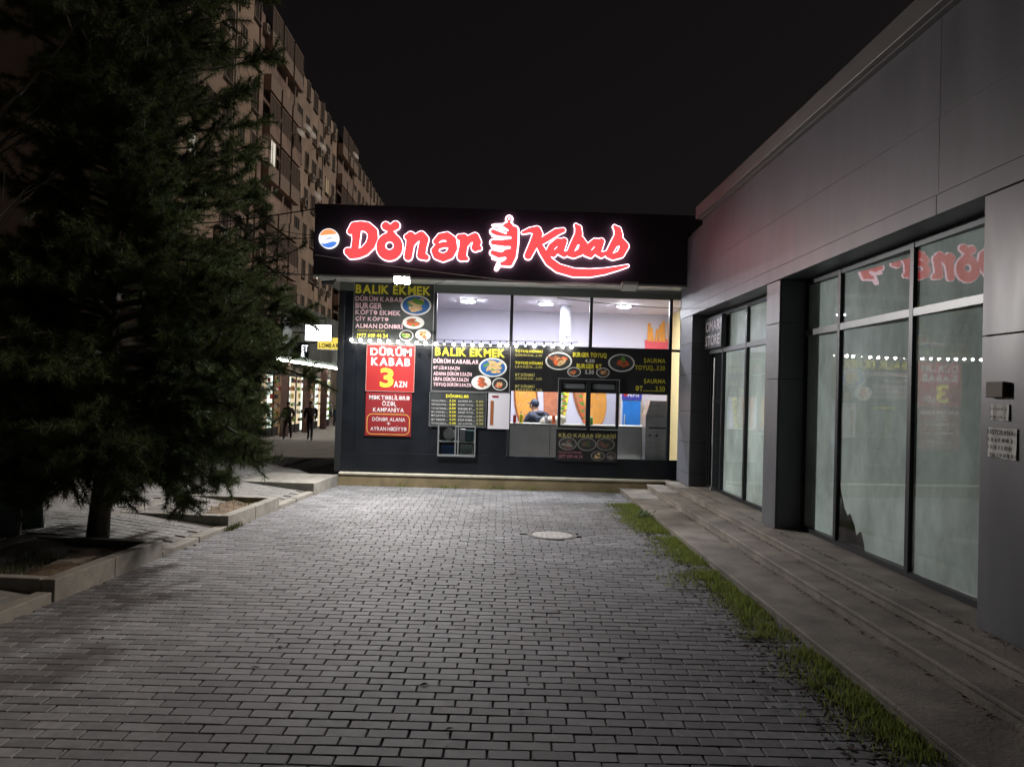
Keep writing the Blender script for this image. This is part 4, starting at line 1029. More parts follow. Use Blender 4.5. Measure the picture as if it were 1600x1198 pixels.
def walker(sw, arms):
    j = {'pelvis': (0, 0, .96, .15), 'spine': (0, -.01, 1.14, .155), 'chest': (0, 0, 1.34, (.19, .14)), 'neck': (0, .01, 1.50, .065), 'headlow': (0, .025, 1.60, .075), 'headtop': (0, .015, 1.69, .082)}
    B = [('pelvis', 'spine', 0), ('spine', 'chest', 0), ('chest', 'neck', 0), ('neck', 'headlow', 1), ('headlow', 'headtop', 1)]
    for s, n in ((-1, 'l'), (1, 'r')):
        f = s * sw
        j['sh' + n] = (s * .20, 0, 1.42, .082); j['el' + n] = (s * .265, -.07 - f * .3 * arms, 1.17, .066); j['wr' + n] = (s * .21, .07 - f * .5 * arms, .97, .045)
        B += [('chest', 'sh' + n, 0), ('sh' + n, 'el' + n, 0), ('el' + n, 'wr' + n, 0)]
        hand(j, B, s, 'wr' + n, (0, .15, -1))
        lift = .05 if f < 0 else 0
        j['hip' + n] = (s * .095, 0, .90, .105); j['kn' + n] = (s * .10, f * .55 + .04, .50 + lift * .4, .072); j['an' + n] = (s * .10, f - .02, .10 + lift, .05); j['to' + n] = (s * .115, f + .15, .045 + lift * .3, (.045, .035)); j['he' + n] = (s * .10, f - .05, .045 + lift, .035)
        B += [('pelvis', 'hip' + n, 0 if False else 2), ('hip' + n, 'kn' + n, 2), ('kn' + n, 'an' + n, 2), ('an' + n, 'to' + n, 3), ('an' + n, 'he' + n, 3)]
    return j, B
WM = [M_COAT, M_SKIN, M_TROUS, M_SHOE]
def ground_at(px, py):
    for i in range(2000):
        Y = 17 + i * .02; q = at(px, py, Y)
        if q.z <= 0.17 - .045 * (Y - 17): return q
    return q
j, B = walker(.24, .6); q = ground_at(449, 686)
person('person in dark coat and trousers walking on the pavement, left of the two', (q.x, q.y, q.z), math.pi, j, B, WM, head_extras(0, .02, 1.66), 'pedestrians on the pavement')
j, B = walker(-.30, .8); q = ground_at(484, 688)
person('person in dark jacket striding towards the kiosk corner, right of the two', (q.x, q.y, q.z), math.pi + .12, j, B, WM, head_extras(0, .02, 1.66), 'pedestrians on the pavement')
j, B = walker(.05, .3); q = ground_at(524, 672)
person('person in dark blue jacket half hidden behind the kiosk corner', (q.x, q.y, q.z), 2.6, j, B, [M_NAVY, M_SKIN, M_TROUS, M_SHOE], head_extras(0, .02, 1.66), 'pedestrians on the pavement')
# seated man inside the kiosk, seen from behind his right shoulder
j = {'pelvis': (0, 0, .56, .16), 'spine': (0, .02, .74, .165), 'chest': (0, .05, .93, (.20, .16)), 'neck': (0, .10, 1.07, .07), 'headlow': (0, .14, 1.16, .075), 'headtop': (0, .14, 1.25, .082)}
B = [('pelvis', 'spine', 0), ('spine', 'chest', 0), ('chest', 'neck', 0), ('neck', 'headlow', 1), ('headlow', 'headtop', 1)]
for s, n in ((-1, 'l'), (1, 'r')):
    j['sh' + n] = (s * .21, .04, 1.0, .095); j['el' + n] = (s * .29, .15, .76, .08); j['wr' + n] = (s * .18, .38, .84, .045)
    B += [('chest', 'sh' + n, 0), ('sh' + n, 'el' + n, 0), ('el' + n, 'wr' + n, 0)]
    hand(j, B, s, 'wr' + n, (-s * .3, 1, 0))
    j['hip' + n] = (s * .10, .05, .52, .11); j['kn' + n] = (s * .14, .45, .50, .078); j['an' + n] = (s * .14, .42, .10, .05); j['to' + n] = (s * .15, .58, .045, (.045, .035))
    B += [('pelvis', 'hip' + n, 2), ('hip' + n, 'kn' + n, 2), ('kn' + n, 'an' + n, 2), ('an' + n, 'to' + n, 3)]
q = at(843, 650, 15.62); ex = head_extras(0, .15, 1.20, cap=M_NAVY)
for k, z in enumerate((.66, .76, .86, .96)):
    m_ = MB(); m_.ball((0, .03 + k * .012, z), (.215 - .004 * abs(k - 1), .185, .058), 18, 7); ex.append(('jacket_quilting', m_, M_NAVY))
hd = MB(); hd.ball((0, .0, 1.055), (.13, .08, .05), 12, 7); ex.append(('hood', hd, M_NAVY))
person('person in navy cap and puffer jacket sitting behind the kiosk window', (q.x, 15.62, .24), .75, j, B, [M_NAVY, M_SKIN, M_TROUS, M_SHOE], ex)
st = thing('stool', (q.x, 15.62, .24), 'simple round stool the person in the kiosk sits on', 'stool')
MB().tube([(q.x, 15.62, .60), (q.x, 15.62, .64)], .17, 20).build('seat', M_FRAME, st)
for k in range(4):
    t_ = k * math.pi / 2 + .4; MB().tube([(q.x + .1 * math.cos(t_), 15.62 + .1 * math.sin(t_), .60), (q.x + .17 * math.cos(t_), 15.62 + .17 * math.sin(t_), .24)], .012, 6).build('leg', M_TRIM, st)

# ================================================================== trees
def needles(tufts, n, L, w, m, name, parent, seed=1, smooth_dirs=True):
    r = np.random.default_rng(seed)
    P = np.array([t[0] for t in tufts]); D = np.array([t[1] for t in tufts]); D /= np.linalg.norm(D, axis=1)[:, None] + 1e-9
    k = len(P)
    P = np.repeat(P, n, 0); D = np.repeat(D, n, 0)
    rd = r.normal(size=(k * n, 3)); rd /= np.linalg.norm(rd, axis=1)[:, None]
    d = D * 0.45 + rd * 0.95; d /= np.linalg.norm(d, axis=1)[:, None]
    base = P - D * (r.random((k * n, 1)) * L * 1.2)
    ln = L * r.uniform(.7, 1.25, (k * n, 1))
    sd = np.cross(d, r.normal(size=(k * n, 3))); sd /= np.linalg.norm(sd, axis=1)[:, None]
    tip = base + d * ln; tip[:, 2] -= 0.12 * ln[:, 0]
    a = base - sd * w / 2; b = base + sd * w / 2
    V = np.stack([a, b, tip], 1).reshape(-1, 3) - np.array(WORLD_OF[parent.name])
    nt_ = k * n
    me = bpy.data.meshes.new(name); me.vertices.add(nt_ * 3); me.vertices.foreach_set('co', V.ravel())
    me.loops.add(nt_ * 3); me.loops.foreach_set('vertex_index', np.arange(nt_ * 3))
    me.polygons.add(nt_); me.polygons.foreach_set('loop_start', np.arange(nt_) * 3); me.polygons.foreach_set('loop_total', np.full(nt_, 3))
    me.materials.append(m); me.update(); me.validate()
    o = bpy.data.objects.new(name, me); COL.objects.link(o); o.parent = parent; WORLD_OF[o.name] = WORLD_OF[parent.name]
    return o
def pine(base, H, prof, nlimb, n_need, label, m, z_lo, lean=(0, 0), trunk_r=.13, L=.11, w=.006, dens=1.0, seed=3, group=None, skew=0.0):
    r = random.Random(seed)
    t = thing('pine_tree', base, label, 'tree', group)
    bx_, by_, bz_ = base
    path = []
    for i in range(9):
        f = i / 8; path.append((bx_ + lean[0] * f * H + .05 * math.sin(f * 7), by_ + lean[1] * f * H + .04 * math.cos(f * 5), bz_ - .1 + (H + .1) * f))
    rs = [trunk_r * (1.25 if i == 0 else 1) * (1 - .85 * i / 8) for i in range(9)]
    # roughened trunk
    g = MB(); g.tube(path, rs, 12); g.v = [(x + r.uniform(-.01, .01), y + r.uniform(-.01, .01), z) for x, y, z in g.v]
    g.build('trunk', M_BARK, t, smooth=True)
    tufts = []; lm = MB()
    zs = [p[0] for p in prof]; rsn = [p[1] for p in prof]
    for i in range(nlimb):
        z = z_lo + (H - z_lo) * ((i + r.random()) / nlimb) ** 1.4
        az = i * 2.39996 + r.uniform(-.5, .5)
        Rz = float(np.interp(z, zs, rsn)) * r.uniform(.74 if z < 2.7 else .55, 1.06) * (1 + skew * math.cos(az))
        f = (z / H); tx = bx_ + lean[0] * f * H + .05 * math.sin(f * 7); ty = by_ + lean[1] * f * H + .04 * math.cos(f * 5)
        up = .10 + .55 * (z / H) + r.uniform(-.12, .12) - (.15 if z < 1.4 else 0)
        pts = []
        for k in range(7):
            q = k / 6
            pts.append(Vector((tx + math.cos(az + .15 * math.sin(q * 3)) * Rz * q, ty + math.sin(az + .15 * math.sin(q * 3)) * Rz * q, bz_ + z + Rz * (up * q - .25 * q * q * (1 if z < 3 else .2)))))
        lm.tube(pts, [.030 * (1 - .8 * k / 6) * (1.2 - z / H * .6) for k in range(7)], 5)
        nsub = int(max(4, Rz * 9 * dens * (1 if z < 3.2 else .85)))
        for s in range(nsub):
            q = r.uniform(.22, 1.0); k = min(5, int(q * 6)); p = pts[k].lerp(pts[k + 1], q * 6 - k)
            d = (pts[k + 1] - pts[k]).normalized()
            side = Vector((-d.y, d.x, 0)) * r.choice((-1, 1)) * r.uniform(.3, 1.1) + d * r.uniform(.4, 1) + Vector((0, 0, r.uniform(-.7, .8)))
            side.normalize(); sl_ = r.uniform(.14, .42) * (1.1 - .4 * q)
            e = p + side * sl_
            lm.tube([p, e], [.007, .003], 3, cap=False)
            for h in range(max(2, int(sl_ / .075))):
                u = (h + 1) / max(2, int(sl_ / .075)); tufts.append((p.lerp(e, u), side))
        tufts.append((pts[-1], (pts[-1] - pts[-2]).normalized()))
    lm.build('limbs', M_BARK, t)
    needles(tufts, n_need, L, w, m, 'crown', t, seed)
    return t
tb = onz(147, 848, .10)
pine((tb.x, tb.y, .08), 7.6, [(.35, .5), (.8, .9), (1.1, 1.3), (1.5, 1.62), (2.0, 1.72), (2.5, 1.5), (2.9, 1.2), (3.4, 1.25), (4.2, 1.38), (5.2, 1.2), (6.5, .8), (7.6, .2)], 300, 64,
     'large dark pine with a low dense crown in the nearest planter bed', M_NEEDLE, .78, lean=(.02, .015), trunk_r=.09, dens=2.5, seed=5, L=.08, w=.0055, skew=.16)
q = at(415, 690, 16.0)
pine((q.x - .5, 16.0, .12), 5.4, [(.7, .35), (1.5, .55), (2.3, 1.15), (3.0, 1.45), (3.8, 1.2), (4.6, .7), (5.4, .15)], 110, 30,
     'smaller pine behind the big pine near the lit street shops', M_NEEDLE2, .7, trunk_r=.08, L=.12, w=.009, dens=1.0, seed=11)
# bare tree reaching in from the left
bt = thing('bare_tree', (-6.4, 7.0, .2), 'leafless thin branches reaching in at the left edge in front of the pine', 'tree')
g = MB(); r_ = random.Random(4)
def branch(p, d, L, rr, depth):
    pts = [Vector(p)]; d = Vector(d).normalized()
    for k in range(5):
        d = (d + Vector((r_.uniform(-.16, .16), r_.uniform(-.16, .16), r_.uniform(-.05, .14)))).normalized(); pts.append(pts[-1] + d * L / 5)
    g.tube(pts, [rr * (1 - .6 * k / 5) for k in range(6)], 5)
    if depth:
        for k in range(2, 6):
            nd = (d + Vector((r_.uniform(-.8, .8), r_.uniform(-.8, .8), r_.uniform(-.1, .6)))).normalized()
            branch(pts[k], nd, L * r_.uniform(.5, .75), rr * .5, depth - 1)
branch((-6.4, 7.0, .15), (.3, 0, 1), 2.2, .07, 0)
branch((-5.6, 7.0, 2.2), (.5, -.1, .9), 2.2, .03, 2); branch((-5.65, 7.0, 2.0), (.1, .1, 1), 2.4, .04, 2); branch((-5.6, 7.0, 1.7), (.7, -.15, .6), 1.4, .022, 2)
g.build('branches', M_TWIG, bt)
# sandwich board at the left edge
q = onz(31, 836, .17); sb_ = thing('sandwich_board', (q.x - .35, q.y, .17), 'dark green leaning board with a pale edge at the left edge of the picture', 'board')
for s in (0, 1):
    y0 = q.y + s * .42; y1 = q.y + .21 + (.02 if s else -.02)
    MB().hexa([(q.x - .75, y0, .17), (q.x - .03, y0, .17), (q.x - .03, y0 + .025, .17), (q.x - .75, y0 + .025, .17), (q.x - .80, y1, 1.55), (q.x - .08, y1, 1.55), (q.x - .08, y1 + .025, 1.55), (q.x - .80, y1 + .025, 1.55)]).build('face_panel', mat('board_green', (.13, .25, .19), .4, var=.3, vscale=3), sb_)
    MB().hexa([(q.x - .029, y0, .17), (q.x - .005, y0, .17), (q.x - .005, y0 + .03, .17), (q.x - .029, y0 + .03, .17), (q.x - .079, y1, 1.56), (q.x - .055, y1, 1.56), (q.x - .055, y1 + .03, 1.56), (q.x - .079, y1 + .03, 1.56)]).build('edge_strip', mat('board_edge_pale', (.3, .3, .28), .5), sb_)

# ================================================================== weeds, leaves, litter
def blades(spots, name, m, hmin, hmax, w, label):
    V = []; F = []
    for x, y, z in spots:
        h = random.uniform(hmin, hmax); a = random.uniform(0, 6.28); l = h * random.uniform(.1, .7); b = random.uniform(0, 6.28)
        dx, dy = math.cos(a) * w / 2, math.sin(a) * w / 2; lx, ly = math.cos(b) * l, math.sin(b) * l; k = len(V)
        V += [(x - dx, y - dy, z), (x + dx, y + dy, z), (x + dx * .7 + lx * .35, y + dy * .7 + ly * .35, z + h * .6), (x - dx * .7 + lx * .35, y - dy * .7 + ly * .35, z + h * .6), (x + lx, y + ly, z + h)]
        F += [(k, k + 1, k + 2, k + 3), (k + 3, k + 2, k + 4)]
    g = MB(); g.v = V; g.f = [list(f) for f in F]; g.m = [0] * len(F)
    return kind(g.build(name, m), 'stuff', label)
sp = []
clump = [(random.uniform(2.0, 12.2), abs(random.gauss(0, .12)), random.uniform(.03, .13)) for _ in range(230)]
clump += [(random.uniform(9.8, 12.2), abs(random.gauss(0, .16)), random.uniform(.06, .14)) for _ in range(50)]
while len(sp) < 25000:
    cy_, cx_, cs = random.choice(clump); y = random.gauss(cy_, cs * 1.4); x = 2.12 - abs(random.gauss(cx_, cs))
    if not 1.6 < y < 12.4 or x < 1.45: continue
    gap = math.sin(y * 3.1) + .8 * math.sin(y * 7.7 + 1) + .6 * math.sin(y * 13.3 + 2)
    if gap < -1.2 and random.random() < .85 and y < 10.2: continue
    sp.append((x, y, 0.0))
blades(sp, 'grass', M_GRASS, .008, .06, .006, 'green weeds and grass growing along the foot of the steps')
sp = []
for _ in range(2600):
    v = random.uniform(-4.5, -3.08); u = random.choice((random.uniform(-1.2, -.85), random.uniform(-1.2, -.2)))
    if random.random() > (.9 if u < -.8 or v > -3.4 else .12): continue
    sp.append((*court(u, v), .09))
for _ in range(1500): sp.append((*court(random.uniform(-1.25, -.5), random.uniform(-7.65, -6.7)), .095))
for _ in range(260): sp.append((*court(random.gauss(.02, .02), random.gauss(-4.5, .12)), 0))
blades(sp, 'planter_grass', mat('dry_grass', (.11, .12, .04), .9, rnd=.4), .02, .08, .006, 'sparse dry grass in the planter beds')
sp = []
for cx in (-.9, -.75, -.1, .05, .6, -1.6, 1.9):
    for _ in range(50): sp.append((cx + random.gauss(0, .09), 13.83 - abs(random.gauss(0, .02)), 0))
blades(sp, 'plinth_weeds', M_GRASS, .02, .10, .007, 'small weeds at the foot of the kiosk plinth')
# broad-leaved weed
wp = thing('leafy_weed', (2.06, 10.95, 0), 'broad leaved pale weed at the far end of the grass strip', 'weed')
for k in range(34):
    a = random.uniform(0, 6.28); L = random.uniform(.12, .26); e = random.uniform(.35, 1.1); px_, py_ = 2.03 + random.gauss(0, .07), 10.95 + random.gauss(0, .10)
    d = Vector((math.cos(a) * math.cos(e), math.sin(a) * math.cos(e), math.sin(e))); s = Vector((-math.sin(a), math.cos(a), 0)) * .022
    o = Vector((px_, py_, 0)); m1 = o + d * L * .5 + Vector((0, 0, .01)); tip = o + d * L - Vector((0, 0, .03))
    MB().add([o - s * .3, o + s * .3, m1 + s, m1 - s, tip], [(0, 1, 2, 3), (3, 2, 4)]).build('leaf', M_LEAF, wp)
g = MB()
for _ in range(1500):
    y = random.uniform(2.0, 12.2); x = 1.95 - abs(random.gauss(0, .16)); 
    if random.random() < .06: x = random.uniform(-2.6, 1.9)
    a = random.uniform(0, 6.28); L = random.uniform(.008, .03); w_ = L * random.uniform(.3, .7)
    c_, s_ = math.cos(a), math.sin(a); z = .003 + random.random() * .004
    g.add([(x - L * c_, y - L * s_, z), (x + w_ * s_, y - w_ * c_, z + .006), (x + L * c_, y + L * s_, z + .002), (x - w_ * s_, y + w_ * c_, z + .008)], [(0, 1, 2, 3)])
for xx, zz in ((X1 - .012, .082), (X2 - .012, .172), (XF - .012, .252)):
    for _ in range(320):
        y = random.uniform(2.0, 13.2); x = xx - abs(random.gauss(0, .022)); a = random.uniform(0, 6.28); L = random.uniform(.004, .018); w_ = L * .6
        c_, s_ = math.cos(a), math.sin(a)
        g.add([(x - L * c_, y - L * s_, zz), (x + w_ * s_, y - w_ * c_, zz + .004), (x + L * c_, y + L * s_, zz + .001), (x - w_ * s_, y + w_ * c_, zz + .005)], [(0, 1, 2, 3)])
kind(g.build('leaf_litter', M_LITTER), 'stuff', 'dead leaves and crumbs of soil scattered beside the grass strip')
butts = ['white cigarette end on the paving beside the near grass', 'white cigarette end at the middle of the grass strip', 'white cigarette end by the leafy weed', 'white cigarette end on the open court paving', 'white cigarette end just before the kiosk plinth', 'white cigarette end left of the manhole cover']
for (px_, py_), lb in zip(((1148, 937), (1092, 878), (1000, 813), (525, 1004), (912, 794), (640, 905)), butts):
    q = onz(px_, py_, .008); a = random.uniform(0, 3.1)
    tag(MB().tube([(q.x - .018 * math.cos(a), q.y - .018 * math.sin(a), .008), (q.x + .018 * math.cos(a), q.y + .018 * math.sin(a), .008)], .006, 8).build('cigarette_end', M_WHITE), lb, 'cigarette end', 'litter on the paving')

# ================================================================== street behind
# apartment block
XA = -16.5
apt = thing('apartment_block', (XA - 6, 78, -1.0), 'long nine storey apartment block lit dim brown by the street', 'building')
NF, FH, Z0 = 9, 2.95, 1.0
HT = Z0 + NF * FH - 0.75
secs = [(40, 52.8, 0.0, M_APT, .25), (52.8, 62, .12, M_APT3, -.25), (62, 78.2, 0.0, M_APT2, .15), (78.2, 86, .12, M_APT3, -.2), (86, 128, 0.0, M_APT, .2)]
for a, b2, o_, m, ex_ in secs:
    bx('wall', m, apt, XA - 12, XA + o_, a, b2 - .01, 3.4, HT + ex_)
bx('ground_storey', M_STONE, apt, XA - 12, XA + .1, 40.2, 128, -1.0, 3.39)
win_me = {}
def shared(name, key, maker):
    if key not in win_me:
        me = bpy.data.meshes.new(name); g = MB(); maker(g); me.from_pydata(g.v, [], g.f)
        win_me[key] = (me, g.m)
    return win_me[key][0]
def inst(name, key, maker, mats, parent, loc):
    me = shared(name, key, maker)
    if not me.materials:
        for m in mats: me.materials.append(m)
        me.polygons.foreach_set('material_index', win_me[key][1])
    o = bpy.data.objects.new(name, me); COL.objects.link(o); o.parent = parent
    o.location = Vector(loc) - WORLD_OF[parent.name]; WORLD_OF[o.name] = Vector(loc); return o
def frame_m(w, h):
    def f(g):
        t = .07
        for y0, y1, z0, z1 in ((-w / 2, -w / 2 + t, 0, h), (w / 2 - t, w / 2, 0, h), (-w / 2 + t, w / 2 - t, 0, t), (-w / 2 + t, w / 2 - t, h - t, h), (-.03, .03, t, h - t)):
            g.box(.004, .07, y0, y1, z0, z1)
        g.box(.0, .16, -w / 2 - .06, w / 2 + .06, -.05, -.002)
    return f
def pane_m(w, h):
    def f(g): g.box(.004, .03, -w / 2 + .072, -.032, .072, h - .072); g.box(.004, .03, .032, w / 2 - .072, .072, h - .072)
    return f
lit_m = glow('lit_window', (1.0, .93, .78), .3); lit2 = glow('dim_lit_window', (1, .75, .45), .12)
rw = random.Random(21); nw = 0
yy = 42.0
while yy < 118:
    insec = [s for s in secs if s[0] <= yy < s[1]][0]; o_ = insec[2]
    for fl in range(NF):
        z = 3.4 + .9 + fl * FH if False else Z0 + fl * FH + .95
        if z < 4: continue
        if insec[3] is M_APT3:
            # glazed balcony
            wd = 2.6
            key = ('balc', fl % 3)
            def mk(g, k=fl % 3):
                g.box(0, .5, -1.25, 1.25, -.95, -.8, 0); g.box(.44, .5, -1.25, 1.25, -.8, .1, 1 if k else 0); g.box(0, .44, -1.25, -1.2, -.8, .1, 0); g.box(0, .44, 1.2, 1.25, -.8, .1, 0)
                if k != 1:
                    for y in (-1.25, -.45, .4, 1.2): g.box(.45, .5, y, y + .05, .1, 1.75, 1)
                    g.box(.45, .5, -1.25, 1.25, 1.70, 1.78, 1)
            ba = inst('balcony', key, mk, [insec[3], mat('balcony_glazing_frame', (.30, .235, .19), .7)], apt, (XA + o_, yy, z))
            hot = fl == 5 and 54 < yy < 56
            if fl % 3 != 1: inst('glazing', ('bg', fl % 3, hot), (lambda g: g.box(.46, .47, -.7, .3, .1, 1.7)) if hot else (lambda g: g.box(.46, .47, -1.2, 1.2, .1, 1.7)), [lit_m if hot else mat('balcony_pane', (.14, .11, .095), .35)], ba, (XA + o_, yy, z))
            continue
        w_, h_ = (1.5, 1.5) if (int(yy * 2) % 3) else (1.1, 1.5)
        if rw.random() < .10: continue
        fo = inst('window', ('w', w_), frame_m(w_, h_), [M_WFRAME], apt, (XA + o_, yy, z)); nw += 1
        rr = rw.random(); mm = ('lit', lit_m) if rr < .012 else ('dim', lit2) if rr < .05 else ('dark', M_PANE)
        inst('pane', ('p', w_, mm[0]), pane_m(w_, h_), [mm[1]], fo, (XA + o_, yy, z))
        if rw.random() < .42:
            def mk(g): g.box(.05, .40, -.42, .42, 0, .58, 0); g.tube([(.401, -.1, .29), (.41, -.1, .29)], .22, 12, 1)
            inst('air_conditioner', 'ac', mk, [M_ACW, M_PANE], apt, (XA + o_ + .02, yy + rw.choice((-1.15, 1.15)), z - rw.uniform(.2, .8)))
    yy += 2.9 if insec[3] is M_APT3 else 2.6
for yy in (47.2, 60.5, 70.3, 85, 96): bx('drain_pipe', M_ACW, apt, XA + .36, XA + .46, yy, yy + .1, 3.4, HT)
for k in range(9):
    yy = rw.uniform(50, 88); zz = rw.uniform(12, HT - 1); g = MB()
    n = 16; c = Vector((XA + 1.1, yy, zz)); ax = Vector((.8, -.35, .45)).normalized(); a_ = ax.orthogonal().normalized(); b_ = ax.cross(a_)
    vs = [c]; 
    for q_ in (.25, .45):
        for i in range(n): t_ = 6.283 * i / n; vs.append(c + (a_ * math.cos(t_) + b_ * math.sin(t_)) * q_ + ax * (q_ * q_ * .5))
    fs = [(0, 1 + i, 1 + (i + 1) % n) for i in range(n)] + [(1 + i, 1 + n + i, 1 + n + (i + 1) % n, 1 + (i + 1) % n) for i in range(n)]
    g.add(vs, fs); g.tube([c, (XA + .2, yy, zz - .2)], .03, 6); g.build('satellite_dish', M_ACW, apt)
# row of lit shops in front of the block
shops = thing('street_shops', (-14, 50, -1.0), 'low row of lit shops with a glowing edged awning across the street', 'building')
XS = -12.0; SY0, SY1 = 39.5, 57.0; gz = -.95
bx('wall', M_STONE, shops, XS - 4.4, XS, SY0, SY1, gz, 3.35)
bx('awning', mat('awning_green', (.10, .13, .12), .7, var=.2, vscale=1), shops, XS - .2, XS + .9, SY0, SY1 + .3, 3.0, 3.35)
bx('upper_cladding', mat('cladding_slate', (.16, .18, .18), .7, var=.4, vscale=1.2), shops, XS - .1, XS + .05, 44, 60, 3.36, 6.6)
led = glow('led_strip', (1.0, .95, .85), 22.0)
bx('led_strip', led, shops, XS + .901, XS + .96, SY0, SY1 + .3, 3.0, 3.10)
bx('led_strip', led, shops, XS + .80, XS + .92, SY1 + .301, SY1 + .36, 1.0, 3.10)
bx('awning_post', M_FRAME, shops, XS + .8, XS + .9, SY1 + .15, SY1 + .29, gz, 3.0)
sh_m = [glow('shop_glow_warm', (1, .80, .52), .35), glow('shop_glow_cool', (.88, 1, .84), .7), glow('shop_glow_dim', (1, .6, .3), .07)]
for k, y in enumerate(np.arange(40.2, 56.5, 2.35)):
    f = bx('shopfront', M_FRAME, shops, XS + .001, XS + .06, y, y + 2.2, gz, 2.5)
    MB().box(XS + .061, XS + .07, y + .12, y + 1.0, gz + .5, 2.3).build('pane', sh_m[(k * 2) % 3], f)
    MB().box(XS + .061, XS + .07, y + 1.12, y + 2.08, gz + (.1 if k % 2 else .5), 2.3).build('pane', sh_m[(k + 1) % 3], f)
    for z in (-.3, .15, .6, 1.05, 1.5, 1.95):
        for dy in (.14, .5, 1.15, 1.6):
            if random.random() < .7: MB().box(XS + .072, XS + .16, y + dy, y + dy + random.uniform(.15, .42), z, z + random.uniform(.1, .3)).build('shelf_goods', random.choice([M_RED2, M_BROWN, M_DYEL, M_DARKIN, M_GREEN, M_WHITE]), f)
for y in (42.3, 47.0, 51.7): bx('column', mat('red_column', (.10, .05, .045), .7, var=.2, vscale=2), shops, XS + .5, XS + .85, y, y + .4, gz, 3.0)
# signs over the shops
def street_sign(px, Y, m, name, label, depth=.25):
    r = rc(*px, Y); t = thing(name, ((r[0] + r[1]) / 2, Y, r[2]), label, 'sign', 'signs over the street shops')
    f = MB().box(r[0], r[1], Y, Y + depth, r[2], r[3]).build('box', M_FRAME, t)
    MB().box(r[0] + .02, r[1] - .02, Y - .012, Y - .001, r[2] + .02, r[3] - .02).build('face', m, t)
    MB().tube([(r[0], Y + .1, (r[2] + r[3]) / 2), (min(r[0] - .1, XS), Y + .1, (r[2] + r[3]) / 2)], .04, 8).build('arm', M_FRAME, t)
    return t, r
street_sign((477, 507.5, 518, 532.5), 46.0, glow('lightbox_white', (.97, .98, 1), 4.0), 'lightbox_sign', 'blank glaring white light box sign on the shops left of the kiosk')
t, r = street_sign((496, 527, 536, 546), 47.5, glow('lightbox_yellow', (.75, .58, .10), .55), 'pawnshop_sign', 'dull yellow LOMBARD sign behind the white light box')
letters('LOMBARD', (r[0] + .1, r[1] - .05, r[2] + .10, r[2] + .36), 47.485, M_RUBBER, t, bold=.03)
r = rc(462, 537, 480, 569, 46.5); t = thing('neon_lettering', ((r[0] + r[1]) / 2, 46.5, r[2]), 'small white lit letters stacked above the glowing awning', 'sign', 'signs over the street shops')
MB().box(r[0] - .1, r[1] + .1, 46.52, 46.56, r[2] - .1, r[3] + .1).build('back_panel', M_FRAME, t)
wl = glow('neon_white', (.9, .93, 1), 1.3)
letters('ET', (r[0] + .35, r[0] + .70, r[3] - .45, r[3] - .08), 46.5, wl, t, bold=.02); letters('MARKET', (r[0], r[1], r[2], r[2] + .34), 46.5, wl, t, bold=.02)
letters('&', (r[0] + .3, r[0] + .55, r[2] + .42, r[2] + .72), 46.5, wl, t, bold=.02)
# scooters
def scooter(px, py, yaw, label, m):
    q = ground_at(px, py); t = thing('scooter', (q.x, q.y, q.z), label, 'scooter', 'scooters parked on the pavement')
    def W(mb): mb.v = [(v[0] + q.x, v[1] + q.y, v[2] + q.z) for v in mb.v]; return mb
    for x in (-.6, .6):
        g = MB(); n = 20; 
        pts = [Vector((x + .24 * math.cos(6.2832 * k / n), 0, .27 + .24 * math.sin(6.2832 * k / n))) for k in range(n + 1)]
        wo = W(g.tube if False else MB().tube(pts, .045, 8, cap=False)).build('wheel', M_RUBBER, t, smooth=True)
        W(MB().tube([(x, -.03, .27), (x, .03, .27)], .15, 14)).build('rim', M_TRIM, wo)
    W(MB().hexa([(-.75, -.13, .32), (.1, -.10, .22), (.1, .10, .22), (-.75, .13, .32), (-.8, -.12, .68), (-.05, -.12, .66), (-.05, .12, .66), (-.8, .12, .68)])).build('body', m, t, bevel=.03)
    W(MB().hexa([(.1, -.12, .22), (.42, -.12, .26), (.42, .12, .26), (.1, .12, .22), (.1, -.12, .28), (.42, -.12, .3), (.42, .12, .3), (.1, .12, .28)])).build('footboard', M_RUBBER, t)
    W(MB().hexa([(.40, -.15, .3), (.52, -.12, .3), (.52, .12, .3), (.40, .15, .3), (.28, -.14, .92), (.36, -.12, .92), (.36, .12, .92), (.28, .14, .92)])).build('leg_shield', m, t, bevel=.02)
    W(MB().tube([(.6, 0, .27), (.32, 0, 1.0)], .03, 8)).build('fork', M_TRIM, t)
    W(MB().tube([(.28, -.32, 1.02), (.34, 0, 1.0), (.28, .32, 1.02)], .018, 8)).build('handlebar', M_RUBBER, t)
    W(MB().box(-.72, -.02, -.13, .13, .685, .76)).build('seat', M_RUBBER, t, bevel=.03)
    W(MB().box(-1.0, -.60, -.22, .22, .775, 1.15)).build('delivery_box', m, t, bevel=.02)
    W(MB().ball((.40, 0, .9), (.05, .07, .06), 10, 6)).build('headlight', M_WHITE, t)
    t.rotation_euler.z = yaw
scooter(428, 676, .35, 'yellow delivery scooter parked beside the street shops', mat('scooter_yellow', (.55, .42, .03), .4))
scooter(511, 652, 1.1, 'pale grey scooter parked next to the kiosk corner', mat('scooter_grey', (.45, .46, .46), .4))
scooter(497, 655, 1.3, 'dark red scooter parked in front of the shops beside the grey one', mat('scooter_red', (.16, .03, .03), .4))
cr = ground_at(392, 676)
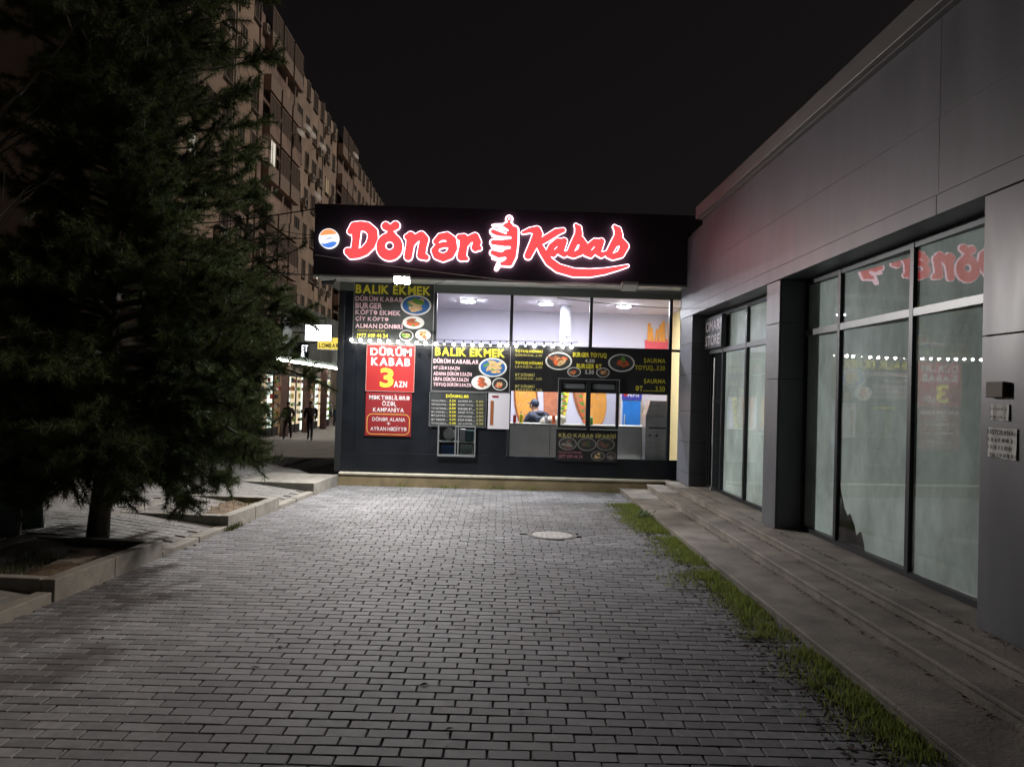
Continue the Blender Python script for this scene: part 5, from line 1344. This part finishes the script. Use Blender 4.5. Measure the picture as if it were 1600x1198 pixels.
for k, (dx, dz, lb) in enumerate(((0, 0, 'reddish crate on the pavement under the pine branches, left one'), (.55, 0, 'reddish crate on the pavement beside the yellow scooter'), (.2, .33, 'reddish crate on top of the two crates by the scooter'))):
    t = thing('crate', (cr.x + dx, cr.y, cr.z + dz), lb, 'crate', 'crates by the scooter')
    x, y, z = cr.x + dx, cr.y, cr.z + dz
    mcr = mat('crate_red', (.30, .12, .08), .8, var=.2, vscale=6)
    for h_ in (.02, .12, .22):
        MB().box(x - .25, x + .25, y - .2, y - .185, z + h_, z + h_ + .08).box(x - .25, x + .25, y + .185, y + .2, z + h_, z + h_ + .08).build('slat', mcr, t)
        MB().box(x - .25, x - .235, y - .184, y + .184, z + h_, z + h_ + .08).box(x + .235, x + .25, y - .184, y + .184, z + h_, z + h_ + .08).build('slat', mcr, t)
    MB().box(x - .234, x + .234, y - .184, y + .184, z + .0, z + .02).build('base', mcr, t)

# ================================================================== wires
def wire(p, q, sag, r, m, label, name='cable'):
    p, q = Vector(p), Vector(q); pts = []
    for k in range(21):
        f = k / 20; c = p.lerp(q, f); c.z -= sag * 4 * f * (1 - f); pts.append(c)
    tag(MB().tube(pts, r, 5).build(name, m), label, 'cable', 'overhead cables')
wire(at(498, 325, 13.6), at(250, 352, 16.5), .06, .012, M_CABLE, 'thick black overhead cable running left from the top of the kiosk fascia')
wire(at(492, 372, 13.9), at(300, 371, 20), .03, .008, M_CABLE, 'thin black overhead cable behind the pine at emblem height')
wire(at(492, 368, 14.0), at(415, 352, 22), .05, .007, M_CABLE, 'short thin dark cable slanting up left of the fascia')
wire(at(492, 430, 13.6), at(360, 425, 18), .0, .012, M_PCABLE, 'pale cable running left from the bottom of the fascia')
wire(at(492, 398, 13.18), at(1066, 459, 13.0), .08, .006, M_PCABLE, 'pale thin cable drooping across the front of the black fascia')
wire(at(672, 447, 13.3), at(760, 408, 13.2), .02, .005, M_CABLE, 'thin black wire from the menu board corner up to the sign')
wire(at(870, 465, 13.5), at(1068, 482, 13.6), .03, .006, M_CABLE, 'thin black wire across the upper right kiosk panes')
flush_letters()
